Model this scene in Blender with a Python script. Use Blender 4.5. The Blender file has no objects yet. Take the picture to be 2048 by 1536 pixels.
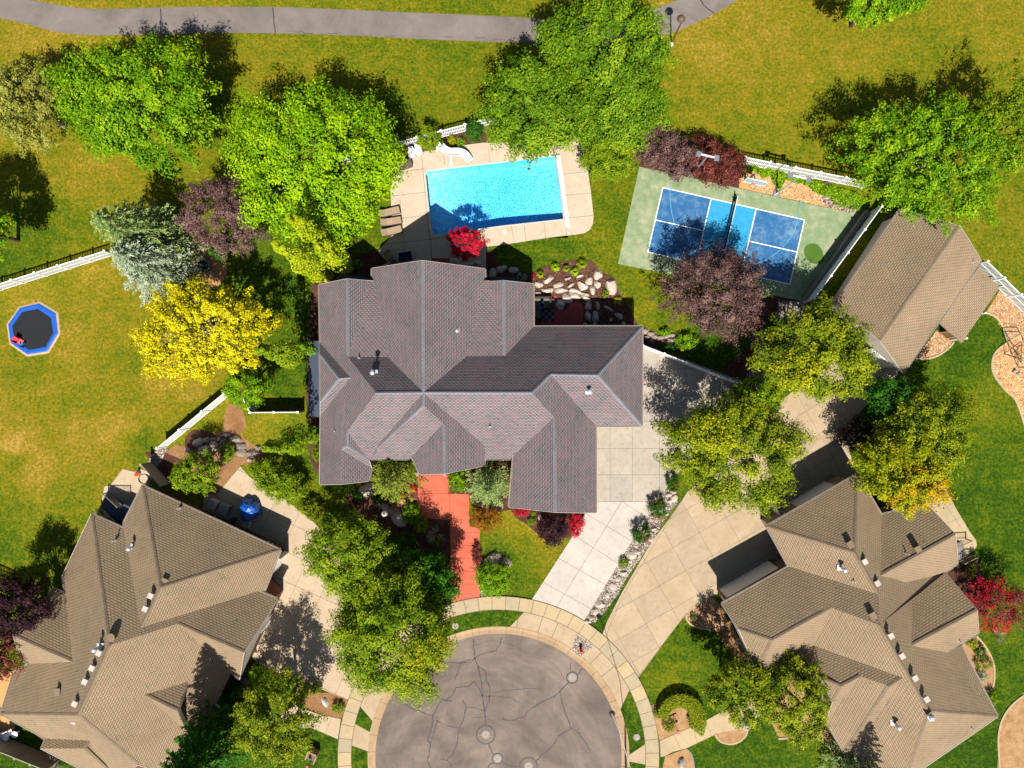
import bpy, bmesh, math, random
import numpy as np
from mathutils import Vector, Matrix
from mathutils.geometry import tessellate_polygon

scene = bpy.context.scene
COL = scene.collection
R = math.radians
# ------------------------------------------------------------------ camera, world, sun, exposure
CAMH = 63.5          # height of the drone above the ground, metres
PPM = 21.5           # photo pixels per metre on the ground
cam_d = bpy.data.cameras.new('camera'); cam = bpy.data.objects.new('camera', cam_d); COL.objects.link(cam)
cam.location = (0, 0, CAMH); cam.rotation_euler = (0, 0, 0)
cam_d.sensor_width = 36; cam_d.lens = 24.0; cam_d.clip_end = 3000; cam_d.clip_start = 0.5
scene.camera = cam
world = bpy.data.worlds.new('World'); scene.world = world; world.use_nodes = True
nt = world.node_tree; bg = nt.nodes['Background']
sky = nt.nodes.new('ShaderNodeTexSky'); sky.sky_type = 'NISHITA'; sky.sun_disc = False
sky.sun_elevation = R(55); sky.sun_rotation = R(179)
nt.links.new(sky.outputs[0], bg.inputs[0]); bg.inputs[1].default_value = 0.05
sun_d = bpy.data.lights.new('sun', 'SUN'); sun_d.energy = 5.0; sun_d.angle = R(0.5); sun_d.color = (1.0, 0.95, 0.87)
sun = bpy.data.objects.new('sun', sun_d); COL.objects.link(sun); sun.rotation_euler = (R(35), 0, R(1.1))
scene.view_settings.view_transform = 'Standard'; scene.view_settings.look = 'None'
scene.view_settings.gamma = 1; scene.view_settings.exposure = 0.68
scene.cycles.max_bounces = 6; scene.cycles.diffuse_bounces = 1; scene.cycles.transparent_max_bounces = 8
scene.cycles.transmission_bounces = 4; scene.cycles.glossy_bounces = 2

# ------------------------------------------------------------------ helpers
def G(px, py, z=0.0):
    """ground position of a photo pixel for something at height z"""
    k = (1 - z / CAMH) / PPM
    return ((px - 1024) * k, (768 - py) * k)
def Zp(tag, s):
    ox = {'A': 0, 'B': 500, 'C': 1000, 'D': 1488}[tag[0]]; oy = {'0': 0, '1': 380, '2': 760, '3': 1116}[tag[1]]
    return [(ox + float(a.split(',')[0]) / 3.657, oy + float(a.split(',')[1]) / 3.657) for a in s.split()]
def PP(s): return [tuple(float(v) for v in a.split(',')) for a in s.split()]
def smooth(pts, n=6, closed=True):
    out = []; m = len(pts)
    rng_ = range(m) if closed else range(m - 1)
    for i in rng_:
        p0 = pts[(i - 1) % m] if closed or i > 0 else pts[i]; p1 = pts[i]
        p2 = pts[(i + 1) % m]; p3 = pts[(i + 2) % m] if closed or i + 2 < m else p2
        for k in range(n):
            t = k / n
            out.append(tuple(.5 * (2 * p1[j] + (p2[j] - p0[j]) * t + (2 * p0[j] - 5 * p1[j] + 4 * p2[j] - p3[j]) * t * t
                                   + (3 * p1[j] - p0[j] - 3 * p2[j] + p3[j]) * t ** 3) for j in range(2)))
    if not closed: out.append(pts[-1])
    return out
def inside(p, poly):
    x, y = p; c = False; n = len(poly)
    for i in range(n):
        x1, y1 = poly[i]; x2, y2 = poly[(i + 1) % n]
        if (y1 > y) != (y2 > y) and x < (x2 - x1) * (y - y1) / (y2 - y1) + x1: c = not c
    return c
def clip_line(p, q, poly):
    d = (q[0] - p[0], q[1] - p[1]); ts = [0.0, 1.0]; n = len(poly)
    for i in range(n):
        a = poly[i]; b = poly[(i + 1) % n]; e = (b[0] - a[0], b[1] - a[1])
        den = d[0] * e[1] - d[1] * e[0]
        if abs(den) < 1e-12: continue
        t = ((a[0] - p[0]) * e[1] - (a[1] - p[1]) * e[0]) / den
        u = ((a[0] - p[0]) * d[1] - (a[1] - p[1]) * d[0]) / den
        if 0 < t < 1 and 0 <= u <= 1: ts.append(t)
    ts.sort(); out = []
    for a, b in zip(ts, ts[1:]):
        if b - a > 1e-4:
            m = (a + b) / 2
            if inside((p[0] + d[0] * m, p[1] + d[1] * m), poly):
                out.append(((p[0] + d[0] * a, p[1] + d[1] * a), (p[0] + d[0] * b, p[1] + d[1] * b)))
    return out

def tag(o, label=None, cat=None, group=None, kind=None):
    if label: o['label'] = label
    if cat: o['category'] = cat
    if group: o['group'] = group
    if kind: o['kind'] = kind
    return o
def thing(name, label, cat, loc=(0, 0, 0), rz=0.0, group=None):
    o = bpy.data.objects.new(name, None); COL.objects.link(o); o.empty_display_size = .3
    o.location = loc; o.rotation_euler = (0, 0, rz)
    return tag(o, label, cat, group)

class MB:
    def __init__(s): s.v = []; s.f = []; s.m = []; s.uv = []
    def add(s, vs, fs, mi=0, uvs=None):
        b = len(s.v); s.v += [tuple(v) for v in vs]
        for i, f in enumerate(fs):
            s.f.append(tuple(b + k for k in f)); s.m.append(mi); s.uv.append(uvs[i] if uvs else None)
        return s
    def box(s, c, d, rz=0.0, mi=0, taper=1.0):
        cx, cy, cz = c; x, y, z = d[0] / 2, d[1] / 2, d[2] / 2; ca, sa = math.cos(rz), math.sin(rz); vs = []
        for zz, k in ((-z, 1), (z, taper)):
            for xx, yy in ((-x, -y), (x, -y), (x, y), (-x, y)):
                vs.append((cx + (xx * ca - yy * sa) * k, cy + (xx * sa + yy * ca) * k, cz + zz))
        return s.add(vs, [(3, 2, 1, 0), (4, 5, 6, 7), (0, 1, 5, 4), (1, 2, 6, 5), (2, 3, 7, 6), (3, 0, 4, 7)], mi)
    def prism(s, pts, z0, z1, mi=0, bottom=False, side=None):
        n = len(pts); area = sum(pts[i][0] * pts[(i + 1) % n][1] - pts[(i + 1) % n][0] * pts[i][1] for i in range(n))
        if area < 0: pts = pts[::-1]
        s.add([(p[0], p[1], z1) for p in pts], [tuple(range(n))], mi)
        if z1 > z0:
            b = len(s.v); s.v += [(p[0], p[1], z0) for p in pts] + [(p[0], p[1], z1) for p in pts]
            for i in range(n):
                j = (i + 1) % n; s.f.append((b + i, b + j, b + n + j, b + n + i)); s.m.append(mi if side is None else side); s.uv.append(None)
        return s
    def strip(s, p, q, w, z, mi=0):
        dx, dy = q[0] - p[0], q[1] - p[1]; L = math.hypot(dx, dy) or 1; nx, ny = -dy / L * w / 2, dx / L * w / 2
        return s.add([(p[0] - nx, p[1] - ny, z), (q[0] - nx, q[1] - ny, z), (q[0] + nx, q[1] + ny, z), (p[0] + nx, p[1] + ny, z)], [(0, 1, 2, 3)], mi)
    def ribbon(s, pts, w, z, mi=0, rng=None):
        n = len(pts); L = []
        for i, p in enumerate(pts):
            a = pts[max(i - 1, 0)]; b = pts[min(i + 1, n - 1)]; dx, dy = b[0] - a[0], b[1] - a[1]; l = math.hypot(dx, dy) or 1
            ww = (w * (rng.uniform(.5, 1.3) if rng else 1)) / 2
            L.append((p[0] + dy / l * ww, p[1] - dx / l * ww, z)); L.append((p[0] - dy / l * ww, p[1] + dx / l * ww, z))
        return s.add(L, [(2 * i, 2 * i + 2, 2 * i + 3, 2 * i + 1) for i in range(n - 1)], mi)
    def tube(s, pts, rad, n=8, mi=0, cap=True):
        pts = [Vector(p) for p in pts]; m = len(pts); rad = rad if isinstance(rad, (list, tuple)) else [rad] * m; vs = []
        for i, p in enumerate(pts):
            d = (pts[min(i + 1, m - 1)] - pts[max(i - 1, 0)]).normalized()
            a = d.orthogonal().normalized() if i == 0 else (a - d * a.dot(d)).normalized()
            b = d.cross(a)
            for k in range(n):
                t = 2 * math.pi * k / n; vs.append(p + (a * math.cos(t) + b * math.sin(t)) * rad[i])
        fs = [(i * n + k, i * n + (k + 1) % n, (i + 1) * n + (k + 1) % n, (i + 1) * n + k) for i in range(m - 1) for k in range(n)]
        if cap: fs += [tuple(range(n - 1, -1, -1)), tuple(range((m - 1) * n, m * n))]
        return s.add(vs, fs, mi)
    def lathe(s, c, prof, n=20, mi=0, a0=0.0, a1=2 * math.pi):
        full = abs(a1 - a0 - 2 * math.pi) < 1e-6; k = n if full else n + 1; vs = []
        for r, z in prof:
            for i in range(k):
                t = a0 + (a1 - a0) * i / n; vs.append((c[0] + r * math.cos(t), c[1] + r * math.sin(t), c[2] + z))
        fs = []
        for j in range(len(prof) - 1):
            for i in range(n):
                i2 = (i + 1) % k; fs.append((j * k + i, j * k + i2, (j + 1) * k + i2, (j + 1) * k + i))
        s.add(vs, fs, mi)
        if full and prof[-1][0] > 1e-6: s.f.append(tuple(len(s.v) - k + i for i in range(k))); s.m.append(mi); s.uv.append(None)
        return s
    def build(s, name, mats, parent=None, smooth_=False, rel=None):
        me = bpy.data.meshes.new(name); me.from_pydata(s.v, [], s.f)
        mats = mats if isinstance(mats, (list, tuple)) else [mats]
        for m in mats: me.materials.append(m)
        me.polygons.foreach_set('material_index', s.m)
        if any(u is not None for u in s.uv):
            ul = me.uv_layers.new(name='UVMap'); dat = []
            for f, u in zip(s.f, s.uv): dat += [c for q in (u if u is not None else [(0, 0)] * len(f)) for c in q]
            ul.data.foreach_set('uv', dat)
        if smooth_: me.polygons.foreach_set('use_smooth', [True] * len(me.polygons))
        me.update()
        o = bpy.data.objects.new(name, me); COL.objects.link(o)
        if parent: o.parent = parent
        if rel is not None: me.transform(Matrix.Translation((-rel[0], -rel[1], -rel[2])))
        return o

# ------------------------------------------------------------------ materials
MATS = {}
def srgb(*c):
    return tuple(((v / 255) / 12.92 if v / 255 <= .04045 else ((v / 255 + .055) / 1.055) ** 2.4) for v in c)
def alb(r, g, b, k=0.55):
    """base colour from the sunlit sRGB value seen at this exposure"""
    return tuple(min(.9, v * k) for v in srgb(r, g, b)) + (1,)
def newmat(name):
    m = bpy.data.materials.new(name); m.use_nodes = True; nt = m.node_tree
    return m, nt, nt.nodes['Principled BSDF']
def N(nt, t, **kw):
    n = nt.nodes.new(t)
    for k, v in kw.items(): setattr(n, k, v)
    return n
def ramp(nt, fac, cols, pos=None):
    r = N(nt, 'ShaderNodeValToRGB'); e = r.color_ramp.elements; n = len(cols)
    pos = pos or [i / (n - 1) for i in range(n)]
    while len(e) < n: e.new(.5)
    for i in range(n): e[i].position = pos[i]; e[i].color = cols[i]
    nt.links.new(fac, r.inputs[0]); return r.outputs[0]
def noise(nt, scale, detail=4, rough=.6, vec=None, dist=0):
    n = N(nt, 'ShaderNodeTexNoise'); n.inputs['Scale'].default_value = scale; n.inputs['Detail'].default_value = detail
    n.inputs['Roughness'].default_value = rough; n.inputs['Distortion'].default_value = dist
    if vec is None:
        tc = N(nt, 'ShaderNodeNewGeometry'); vec = tc.outputs['Position']
    nt.links.new(vec, n.inputs['Vector']); return n.outputs['Fac']
def mixc(nt, fac, a, b, mode='MIX'):
    m = N(nt, 'ShaderNodeMix', data_type='RGBA', blend_type=mode)
    for i, v in ((0, fac), (6, a), (7, b)):
        if isinstance(v, (int, float, tuple)): m.inputs[i].default_value = v
        else: nt.links.new(v, m.inputs[i])
    return m.outputs[2]
def mathn(nt, op, a, b=None):
    m = N(nt, 'ShaderNodeMath', operation=op)
    for i, v in ((0, a), (1, b)):
        if v is None: continue
        if isinstance(v, (int, float)): m.inputs[i].default_value = v
        else: nt.links.new(v, m.inputs[i])
    return m.outputs[0]
def bump(nt, p, h, strength, dist=.02):
    b = N(nt, 'ShaderNodeBump'); b.inputs['Strength'].default_value = strength; b.inputs['Distance'].default_value = dist
    nt.links.new(h, b.inputs['Height']); nt.links.new(b.outputs[0], p.inputs['Normal'])
def rough_mat(name, cols, s1=.5, s2=8, rough=.85, bs=.3, bd=.02, spec=.2, mixfine=.45, metal=0):
    m, nt, p = newmat(name)
    a = noise(nt, s1, 5, .6); f = noise(nt, s2, 4, .7)
    fac = mathn(nt, 'ADD', mathn(nt, 'MULTIPLY', a, 1 - mixfine), mathn(nt, 'MULTIPLY', f, mixfine))
    n = len(cols); nt.links.new(ramp(nt, fac, cols, [.3 + .4 * i / (n - 1) for i in range(n)]), p.inputs['Base Color'])
    p.inputs['Roughness'].default_value = rough; p.inputs['Specular IOR Level'].default_value = spec
    p.inputs['Metallic'].default_value = metal
    if bs: bump(nt, p, f, bs, bd)
    MATS[name] = m; return m
def plain(name, c, rough=.5, spec=.4, metal=0, var=.12):
    c = tuple(c[:3]); lo = tuple(v * (1 - var) for v in c) + (1,); hi = tuple(min(1, v * (1 + var)) for v in c) + (1,)
    return rough_mat(name, [lo, hi], 1.5, 14, rough, .06, .005, spec, .5, metal)

def leafmat(name, cols, trans=.35, spec=.25):
    trans *= .75; spec = .12
    m, nt, p = newmat(name)
    at = N(nt, 'ShaderNodeAttribute', attribute_name='tint')
    c = ramp(nt, at.outputs['Fac'], cols)
    nt.links.new(c, p.inputs['Base Color']); p.inputs['Roughness'].default_value = .6; p.inputs['Specular IOR Level'].default_value = spec
    tr = N(nt, 'ShaderNodeBsdfTranslucent'); nt.links.new(mixc(nt, .35, c, (.9, .95, .1, 1), 'MULTIPLY'), tr.inputs[0])
    mx = N(nt, 'ShaderNodeMixShader'); mx.inputs[0].default_value = trans
    nt.links.new(p.outputs[0], mx.inputs[1]); nt.links.new(tr.outputs[0], mx.inputs[2])
    nt.links.new(mx.outputs[0], nt.nodes['Material Output'].inputs[0]); MATS[name] = m; return m

def shingles(name, light, pink, mid, dark, line, row=.20, w=.36):
    m, nt, p = newmat(name)
    uv = N(nt, 'ShaderNodeUVMap'); uv.uv_map = 'UVMap'; sp = N(nt, 'ShaderNodeSeparateXYZ'); nt.links.new(uv.outputs[0], sp.inputs[0])
    v = mathn(nt, 'DIVIDE', sp.outputs[1], row); fv = mathn(nt, 'FLOOR', v); tv = mathn(nt, 'FRACT', v)
    u = mathn(nt, 'ADD', mathn(nt, 'DIVIDE', sp.outputs[0], w), mathn(nt, 'MULTIPLY', fv, .47)); fu = mathn(nt, 'FLOOR', u); tu = mathn(nt, 'FRACT', u)
    cb = N(nt, 'ShaderNodeCombineXYZ'); nt.links.new(fu, cb.inputs[0]); nt.links.new(fv, cb.inputs[1])
    wn = N(nt, 'ShaderNodeTexWhiteNoise', noise_dimensions='2D'); nt.links.new(cb.outputs[0], wn.inputs['Vector']); rnd = wn.outputs['Value']
    big = noise(nt, .5, 4, .6, uv.outputs[0]); sel = mathn(nt, 'ADD', mathn(nt, 'MULTIPLY', rnd, .6), mathn(nt, 'MULTIPLY', big, .8))
    c = ramp(nt, sel, [dark, mid, pink, mid, pink], [.25, .42, .6, .74, .95])
    dash = mathn(nt, 'LESS_THAN', tu, .52)
    c = mixc(nt, mathn(nt, 'MULTIPLY', dash, .55), c, light)
    grain = noise(nt, 14, 3, .8, uv.outputs[0])
    c = mixc(nt, .5, c, ramp(nt, grain, [(.6, .6, .6, 1), (1.35, 1.35, 1.35, 1)], [.3, .7]), 'MULTIPLY')
    wx = noise(nt, .22, 6, .7); c = mixc(nt, .8, c, ramp(nt, wx, [(.78, .78, .8, 1), (1.0, 1.0, 1.0, 1), (1.16, 1.15, 1.13, 1)], [.3, .5, .7]), 'MULTIPLY')
    ln = mathn(nt, 'GREATER_THAN', tv, .74)
    c = mixc(nt, mathn(nt, 'MULTIPLY', ln, .85), c, line)
    nt.links.new(c, p.inputs['Base Color']); p.inputs['Roughness'].default_value = .9; p.inputs['Specular IOR Level'].default_value = .15
    h = mathn(nt, 'ADD', mathn(nt, 'ADD', mathn(nt, 'SUBTRACT', 1.0, tv), mathn(nt, 'MULTIPLY', dash, .35)), mathn(nt, 'MULTIPLY', grain, .4))
    bump(nt, p, h, .22, .02); MATS[name] = m; return m

W = (1, 1, 1, 1)
shingles('shingle_grey', alb(184, 180, 181), alb(164, 130, 132), alb(126, 123, 126), alb(96, 98, 101), alb(76, 74, 78), w=.33, row=.18)
shingles('shingle_tan', alb(206, 186, 154), alb(186, 152, 120), alb(168, 148, 118), alb(140, 122, 96), alb(106, 92, 74), w=.35, row=.185)
rough_mat('cap_grey', [alb(138, 138, 146), alb(168, 166, 174)], 1, 5, .9, .2)
rough_mat('cap_tan', [alb(140, 120, 98), alb(176, 154, 128)], 1, 5, .9, .2)
rough_mat('bark', [(.05, .035, .025, 1), (.12, .09, .07, 1)], 2, 12, .95, .6, .03)
rough_mat('pale_bark', [(.25, .2, .16, 1), (.42, .36, .3, 1)], 2, 12, .95, .4, .02)
rough_mat('stucco_tan', [alb(176, 152, 128), alb(200, 178, 152)], 1, 18, .9, .15, .01)
rough_mat('stucco_cream', [alb(236, 220, 198), alb(250, 238, 222)], 1, 18, .9, .15, .01)
rough_mat('brick_brown', [alb(120, 78, 58), alb(158, 108, 84)], 1, 6, .9, .3, .02)
plain('white_vinyl', (.78, .78, .78), .4); plain('white_paint', (.72, .71, .69), .5)
plain('tan_vinyl', alb(196, 180, 156), .5); plain('dark_metal', (.03, .03, .032), .45, .5); plain('bronze', (.11, .07, .045), .5)
plain('grey_metal', (.32, .33, .35), .4, .5, .6); plain('galv', (.6, .62, .66), .35, .5, .6)
plain('navy_roof', (.03, .045, .07), .6); plain('black_rubber', (.015, .016, .018), .8, .2)
plain('blue_pad', alb(35, 110, 225), .45, .4); plain('red_plastic', alb(225, 15, 50), .35, .5); plain('orange_plastic', alb(250, 90, 10), .4)
plain('blue_plastic', alb(60, 150, 220), .35); plain('yellow_paint', alb(240, 200, 60), .5)
rough_mat('tarp', [alb(8, 70, 190), alb(20, 130, 240)], .8, 6, .35, .5, .06, .5)
plain('cushion', alb(150, 138, 118), .9, .1); plain('blue_cushion', alb(90, 140, 220), .9, .1); plain('wicker', (.05, .042, .035), .8, .2)
plain('fabric_navy', (.02, .018, .06), .9, .1); plain('tan_cushion', alb(196, 170, 140), .9, .1)
rough_mat('grey_resin', [alb(112, 96, 92), alb(132, 116, 112)], 2, 20, .6, .1)
rough_mat('wood_tan', [alb(190, 150, 100), alb(225, 185, 135)], 2, 9, .8, .3)
rough_mat('wood_brown', [(.12, .06, .03, 1), (.2, .11, .06, 1)], 2, 9, .8, .3)
plain('glass_dark', (.02, .025, .03), .08, .8)
plain('rim_orange', alb(240, 110, 80), .5)
plain('hydrant_red', alb(240, 20, 15), .4, .5)
plain('iron', (.10, .085, .08), .7); plain('iron_light', alb(190, 178, 165), .8, .2)

def concrete(name, c1, c2, stain, s=.35):
    m, nt, p = newmat(name)
    a = noise(nt, s, 6, .65, None, .6); b = noise(nt, 2.2, 5, .7); f = noise(nt, 25, 3, .7)
    c = ramp(nt, a, [c1, c2], [.35, .68])
    c = mixc(nt, ramp(nt, b, [(0, 0, 0, 1), (.7, .7, .7, 1)], [.5, .75]), c, stain)
    c = mixc(nt, .3, c, ramp(nt, f, [(.7, .7, .7, 1), (1.25, 1.25, 1.25, 1)], [.3, .7]), 'MULTIPLY')
    nt.links.new(c, p.inputs['Base Color']); p.inputs['Roughness'].default_value = .85; p.inputs['Specular IOR Level'].default_value = .2
    bump(nt, p, f, .15, .01); MATS[name] = m; return m
concrete('conc_pool', alb(232, 210, 182), alb(244, 224, 200), alb(222, 188, 150))
concrete('conc_drive', alb(206, 192, 174), alb(224, 210, 194), alb(180, 164, 146))
concrete('conc_white', alb(224, 212, 198), alb(240, 229, 216), alb(202, 188, 172))
concrete('conc_tan', alb(210, 184, 148), alb(226, 202, 168), alb(192, 162, 128))
concrete('conc_left', alb(222, 196, 162), alb(236, 212, 182), alb(204, 176, 142))
concrete('conc_walk', alb(206, 188, 152), alb(232, 206, 160), alb(216, 170, 112), .22)
concrete('conc_curb', alb(196, 164, 124), alb(218, 186, 146), alb(176, 142, 104))
concrete('conc_grey', alb(160, 150, 138), alb(186, 176, 162), alb(140, 130, 118))
concrete('conc_red', alb(236, 116, 88), alb(246, 138, 108), alb(226, 104, 80), .5)
concrete('conc_patio', alb(196, 88, 80), alb(214, 104, 92), alb(180, 78, 74), .5)
concrete('joint', alb(156, 142, 126), alb(168, 154, 138), alb(136, 122, 108))
concrete('joint_dark', alb(120, 104, 84), alb(136, 118, 96), alb(100, 88, 74))
concrete('joint_red', alb(210, 84, 60), alb(216, 90, 66), alb(196, 76, 56))
for nm, a_, b_, c_ in (('conc_drive', (198, 186, 170), (214, 202, 188), (172, 158, 142)), ('conc_white', (214, 200, 190), (230, 216, 206), (190, 172, 160)), ('conc_tan', (202, 178, 146), (218, 196, 164), (184, 158, 126)), ('conc_left', (212, 188, 156), (228, 206, 176), (198, 170, 138)),
        ('conc_walk', (200, 184, 152), (220, 200, 162), (194, 166, 120)), ('conc_pool', (224, 202, 176), (238, 216, 192), (214, 182, 146)), ('conc_red', (230, 110, 84), (240, 130, 102), (220, 98, 76))):
    concrete(nm + '_b', alb(*a_), alb(*b_), alb(*c_), .5)
rough_mat('flagstone', [alb(200, 140, 90), alb(235, 180, 125)], 1.2, 8, .85, .4, .03)
def asphalt(name, c1, c2, c3):
    m, nt, p = newmat(name)
    a = noise(nt, .16, 6, .6, None, 1.2); b = noise(nt, 1.3, 6, .75, None, .5); f = noise(nt, 40, 2, .8)
    c = ramp(nt, a, [c1, c2, c3], [.35, .5, .66]); c = mixc(nt, .4, c, ramp(nt, b, [(.8, .8, .8, 1), (1.18, 1.16, 1.12, 1)], [.35, .65]), 'MULTIPLY')
    c = mixc(nt, .4, c, ramp(nt, f, [(.6, .6, .6, 1), (1.4, 1.4, 1.4, 1)], [.3, .7]), 'MULTIPLY')
    if name == 'asphalt_road':   # worn tyre arcs round the turning circle
        gp_ = N(nt, 'ShaderNodeNewGeometry'); vs_ = N(nt, 'ShaderNodeVectorMath', operation='DISTANCE'); nt.links.new(gp_.outputs['Position'], vs_.inputs[0]); vs_.inputs[1].default_value = (-2.5, -36.5, 0)
        sw = noise(nt, .5, 3, .5); rr = mathn(nt, 'ADD', mathn(nt, 'MULTIPLY', vs_.outputs['Value'], 1.2), mathn(nt, 'MULTIPLY', sw, 1.4)); cv = N(nt, 'ShaderNodeCombineXYZ'); nt.links.new(rr, cv.inputs[0])
        c = mixc(nt, .7, c, ramp(nt, noise(nt, 1.6, 5, .7, cv.outputs[0]), [(.86, .86, .87, 1), (1, 1, 1, 1), (1.2, 1.19, 1.17, 1)], [.35, .52, .7]), 'MULTIPLY')
    nt.links.new(c, p.inputs['Base Color']); p.inputs['Roughness'].default_value = .9; p.inputs['Specular IOR Level'].default_value = .2
    bump(nt, p, f, .5, .015); MATS[name] = m
asphalt('asphalt_road', alb(126, 112, 104), alb(146, 130, 120), alb(166, 148, 134))
asphalt('asphalt_path', alb(136, 128, 122), alb(150, 140, 134), alb(160, 150, 144))
plain('tar', (.032, .028, .03), .6, .3)
rough_mat('mulch', [alb(58, 34, 26), alb(104, 68, 54), alb(140, 100, 82)], 1.2, 16, .95, .9, .05)
rough_mat('bark_chips', [alb(226, 150, 84), alb(246, 186, 118), alb(250, 204, 144)], .8, 14, .95, .7, .04)
rough_mat('bed_tan', [alb(160, 104, 60), alb(206, 160, 112), alb(232, 196, 150)], 1.2, 12, .95, .8, .04)
rough_mat('dirt', [alb(132, 88, 54), alb(172, 126, 84), alb(206, 164, 118)], .8, 8, .95, .5, .04)
rough_mat('stone_pale', [alb(196, 170, 140), alb(232, 214, 196), alb(250, 240, 232)], 1.3, 6, .85, .5, .05)
rough_mat('stone_grey', [alb(130, 118, 108), alb(180, 164, 150), alb(214, 200, 186)], 1.3, 6, .85, .5, .05)
rough_mat('pebble', [alb(84, 70, 60), alb(136, 116, 100), alb(200, 184, 170)], 6, 30, .8, .3)
rough_mat('court_green', [alb(122, 152, 104), alb(162, 182, 136), alb(216, 204, 172)], .45, 1.6, .7, .1, .005, .3, .5)
rough_mat('court_wet', [alb(88, 126, 44), alb(98, 138, 54)], .8, 2, .5, .1, .005)
rough_mat('court_blue', [alb(34, 100, 162), alb(62, 128, 186), alb(140, 182, 210)], .45, 1.6, .6, .08, .005, .3, .55)
rough_mat('court_cyan', [alb(40, 170, 230), alb(80, 196, 248)], .5, 2, .6, .08, .005)
plain('court_line', (.8, .82, .82), .6); plain('court_arc', alb(120, 200, 235), .6)

def grassmat():
    m, nt, p = newmat('grass')
    at = N(nt, 'ShaderNodeAttribute', attribute_name='dry').outputs['Fac']
    f1 = noise(nt, .9, 6, .7); f2 = noise(nt, 3.6, 5, .8); f3 = noise(nt, 14, 3, .8)
    f0 = noise(nt, .22, 4, .6, None, .8)
    v = mathn(nt, 'ADD', at, mathn(nt, 'MULTIPLY', mathn(nt, 'SUBTRACT', f1, .5), .8))
    v = mathn(nt, 'ADD', v, mathn(nt, 'MULTIPLY', mathn(nt, 'SUBTRACT', f0, .5), .5))
    mp = N(nt, 'ShaderNodeMapping'); mp.inputs['Rotation'].default_value = (0, 0, R(-38)); mp.inputs['Scale'].default_value = (.10, 2.6, 1)
    gg = N(nt, 'ShaderNodeNewGeometry'); nt.links.new(gg.outputs['Position'], mp.inputs['Vector']); v = mathn(nt, 'ADD', v, mathn(nt, 'MULTIPLY', mathn(nt, 'SUBTRACT', noise(nt, 1.0, 3, .5, mp.outputs[0]), .5), .2))
    v = mathn(nt, 'ADD', v, mathn(nt, 'MULTIPLY', mathn(nt, 'SUBTRACT', f2, .5), .9))
    v = mathn(nt, 'ADD', v, mathn(nt, 'MULTIPLY', mathn(nt, 'SUBTRACT', f3, .5), .8))
    c = ramp(nt, v, [alb(48, 86, 8), alb(90, 118, 12), alb(136, 136, 20), alb(170, 146, 38), alb(212, 172, 84)], [0, .25, .5, .75, 1])
    c = mixc(nt, .8, c, ramp(nt, f3, [(.5, .5, .5, 1), (1.0, 1.0, 1.0, 1), (1.5, 1.5, 1.45, 1)], [.3, .5, .72]), 'MULTIPLY')
    c = mixc(nt, .8, c, ramp(nt, f2, [(.55, .58, .6, 1), (1.0, 1.0, 1.0, 1), (1.4, 1.36, 1.3, 1)], [.3, .5, .7]), 'MULTIPLY')
    nt.links.new(c, p.inputs['Base Color']); p.inputs['Roughness'].default_value = .9; p.inputs['Specular IOR Level'].default_value = .1
    bump(nt, p, mathn(nt, 'ADD', mathn(nt, 'MULTIPLY', f2, .6), f3), .8, .05); MATS['grass'] = m
grassmat()
G_ = lambda *c: [alb(*x, k=.74) for x in c]
leafmat('lf_maple', G_((52, 104, 6), (116, 168, 12), (190, 218, 26)))
leafmat('lf_bright', G_((74, 128, 4), (146, 196, 10), (206, 232, 20)))
leafmat('lf_mid', G_((64, 98, 8), (126, 158, 18), (190, 200, 36)))
leafmat('lf_linden', G_((52, 90, 8), (104, 146, 18), (174, 200, 38)))
leafmat('lf_olive', G_((100, 122, 8), (164, 174, 16), (228, 214, 26)))
leafmat('lf_locust', G_((66, 94, 8), (128, 150, 20), (206, 206, 36)))
leafmat('lf_yellow', G_((180, 168, 4), (238, 224, 10), (254, 246, 50)), .3)
leafmat('lf_amber', G_((150, 130, 8), (216, 176, 12), (246, 206, 24)), .3)
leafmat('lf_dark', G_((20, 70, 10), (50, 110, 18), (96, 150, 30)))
leafmat('lf_purple', G_((62, 38, 38), (108, 78, 74), (172, 140, 128)), .15)
leafmat('lf_lime', G_((108, 136, 6), (176, 194, 14), (228, 230, 44)), .3)
leafmat('lf_wine', G_((60, 22, 20), (112, 52, 44), (166, 98, 84)), .2)
leafmat('lf_black', G_((24, 10, 16), (52, 26, 34), (100, 60, 66)), .1)
leafmat('lf_red', G_((150, 8, 22), (214, 22, 52), (246, 60, 90)), .25)
leafmat('lf_rust', G_((120, 60, 16), (176, 96, 28), (206, 150, 40)), .25)
leafmat('lf_spruce', G_((62, 94, 40), (122, 150, 76), (180, 194, 118)), .1)
leafmat('lf_fir', G_((66, 92, 20), (120, 138, 36), (176, 184, 66)), .15)
leafmat('lf_blue', G_((84, 108, 76), (148, 166, 128), (206, 214, 186)), .1)
leafmat('lf_pine', G_((84, 90, 24), (146, 150, 54), (196, 190, 96)), .1)
plain('trim', alb(222, 210, 198), .5)
leafmat('lf_flower', G_((236, 10, 60), (250, 20, 80), (255, 60, 110)), .1)
leafmat('lf_blossom', G_((216, 176, 160), (240, 206, 190), (250, 230, 220)), .1)
leafmat('lf_chip', G_((120, 84, 60), (196, 150, 110), (240, 210, 170)), 0)
leafmat('lf_mulch', G_((50, 30, 22), (110, 74, 56), (160, 120, 96)), 0)
M = MATS
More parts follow.
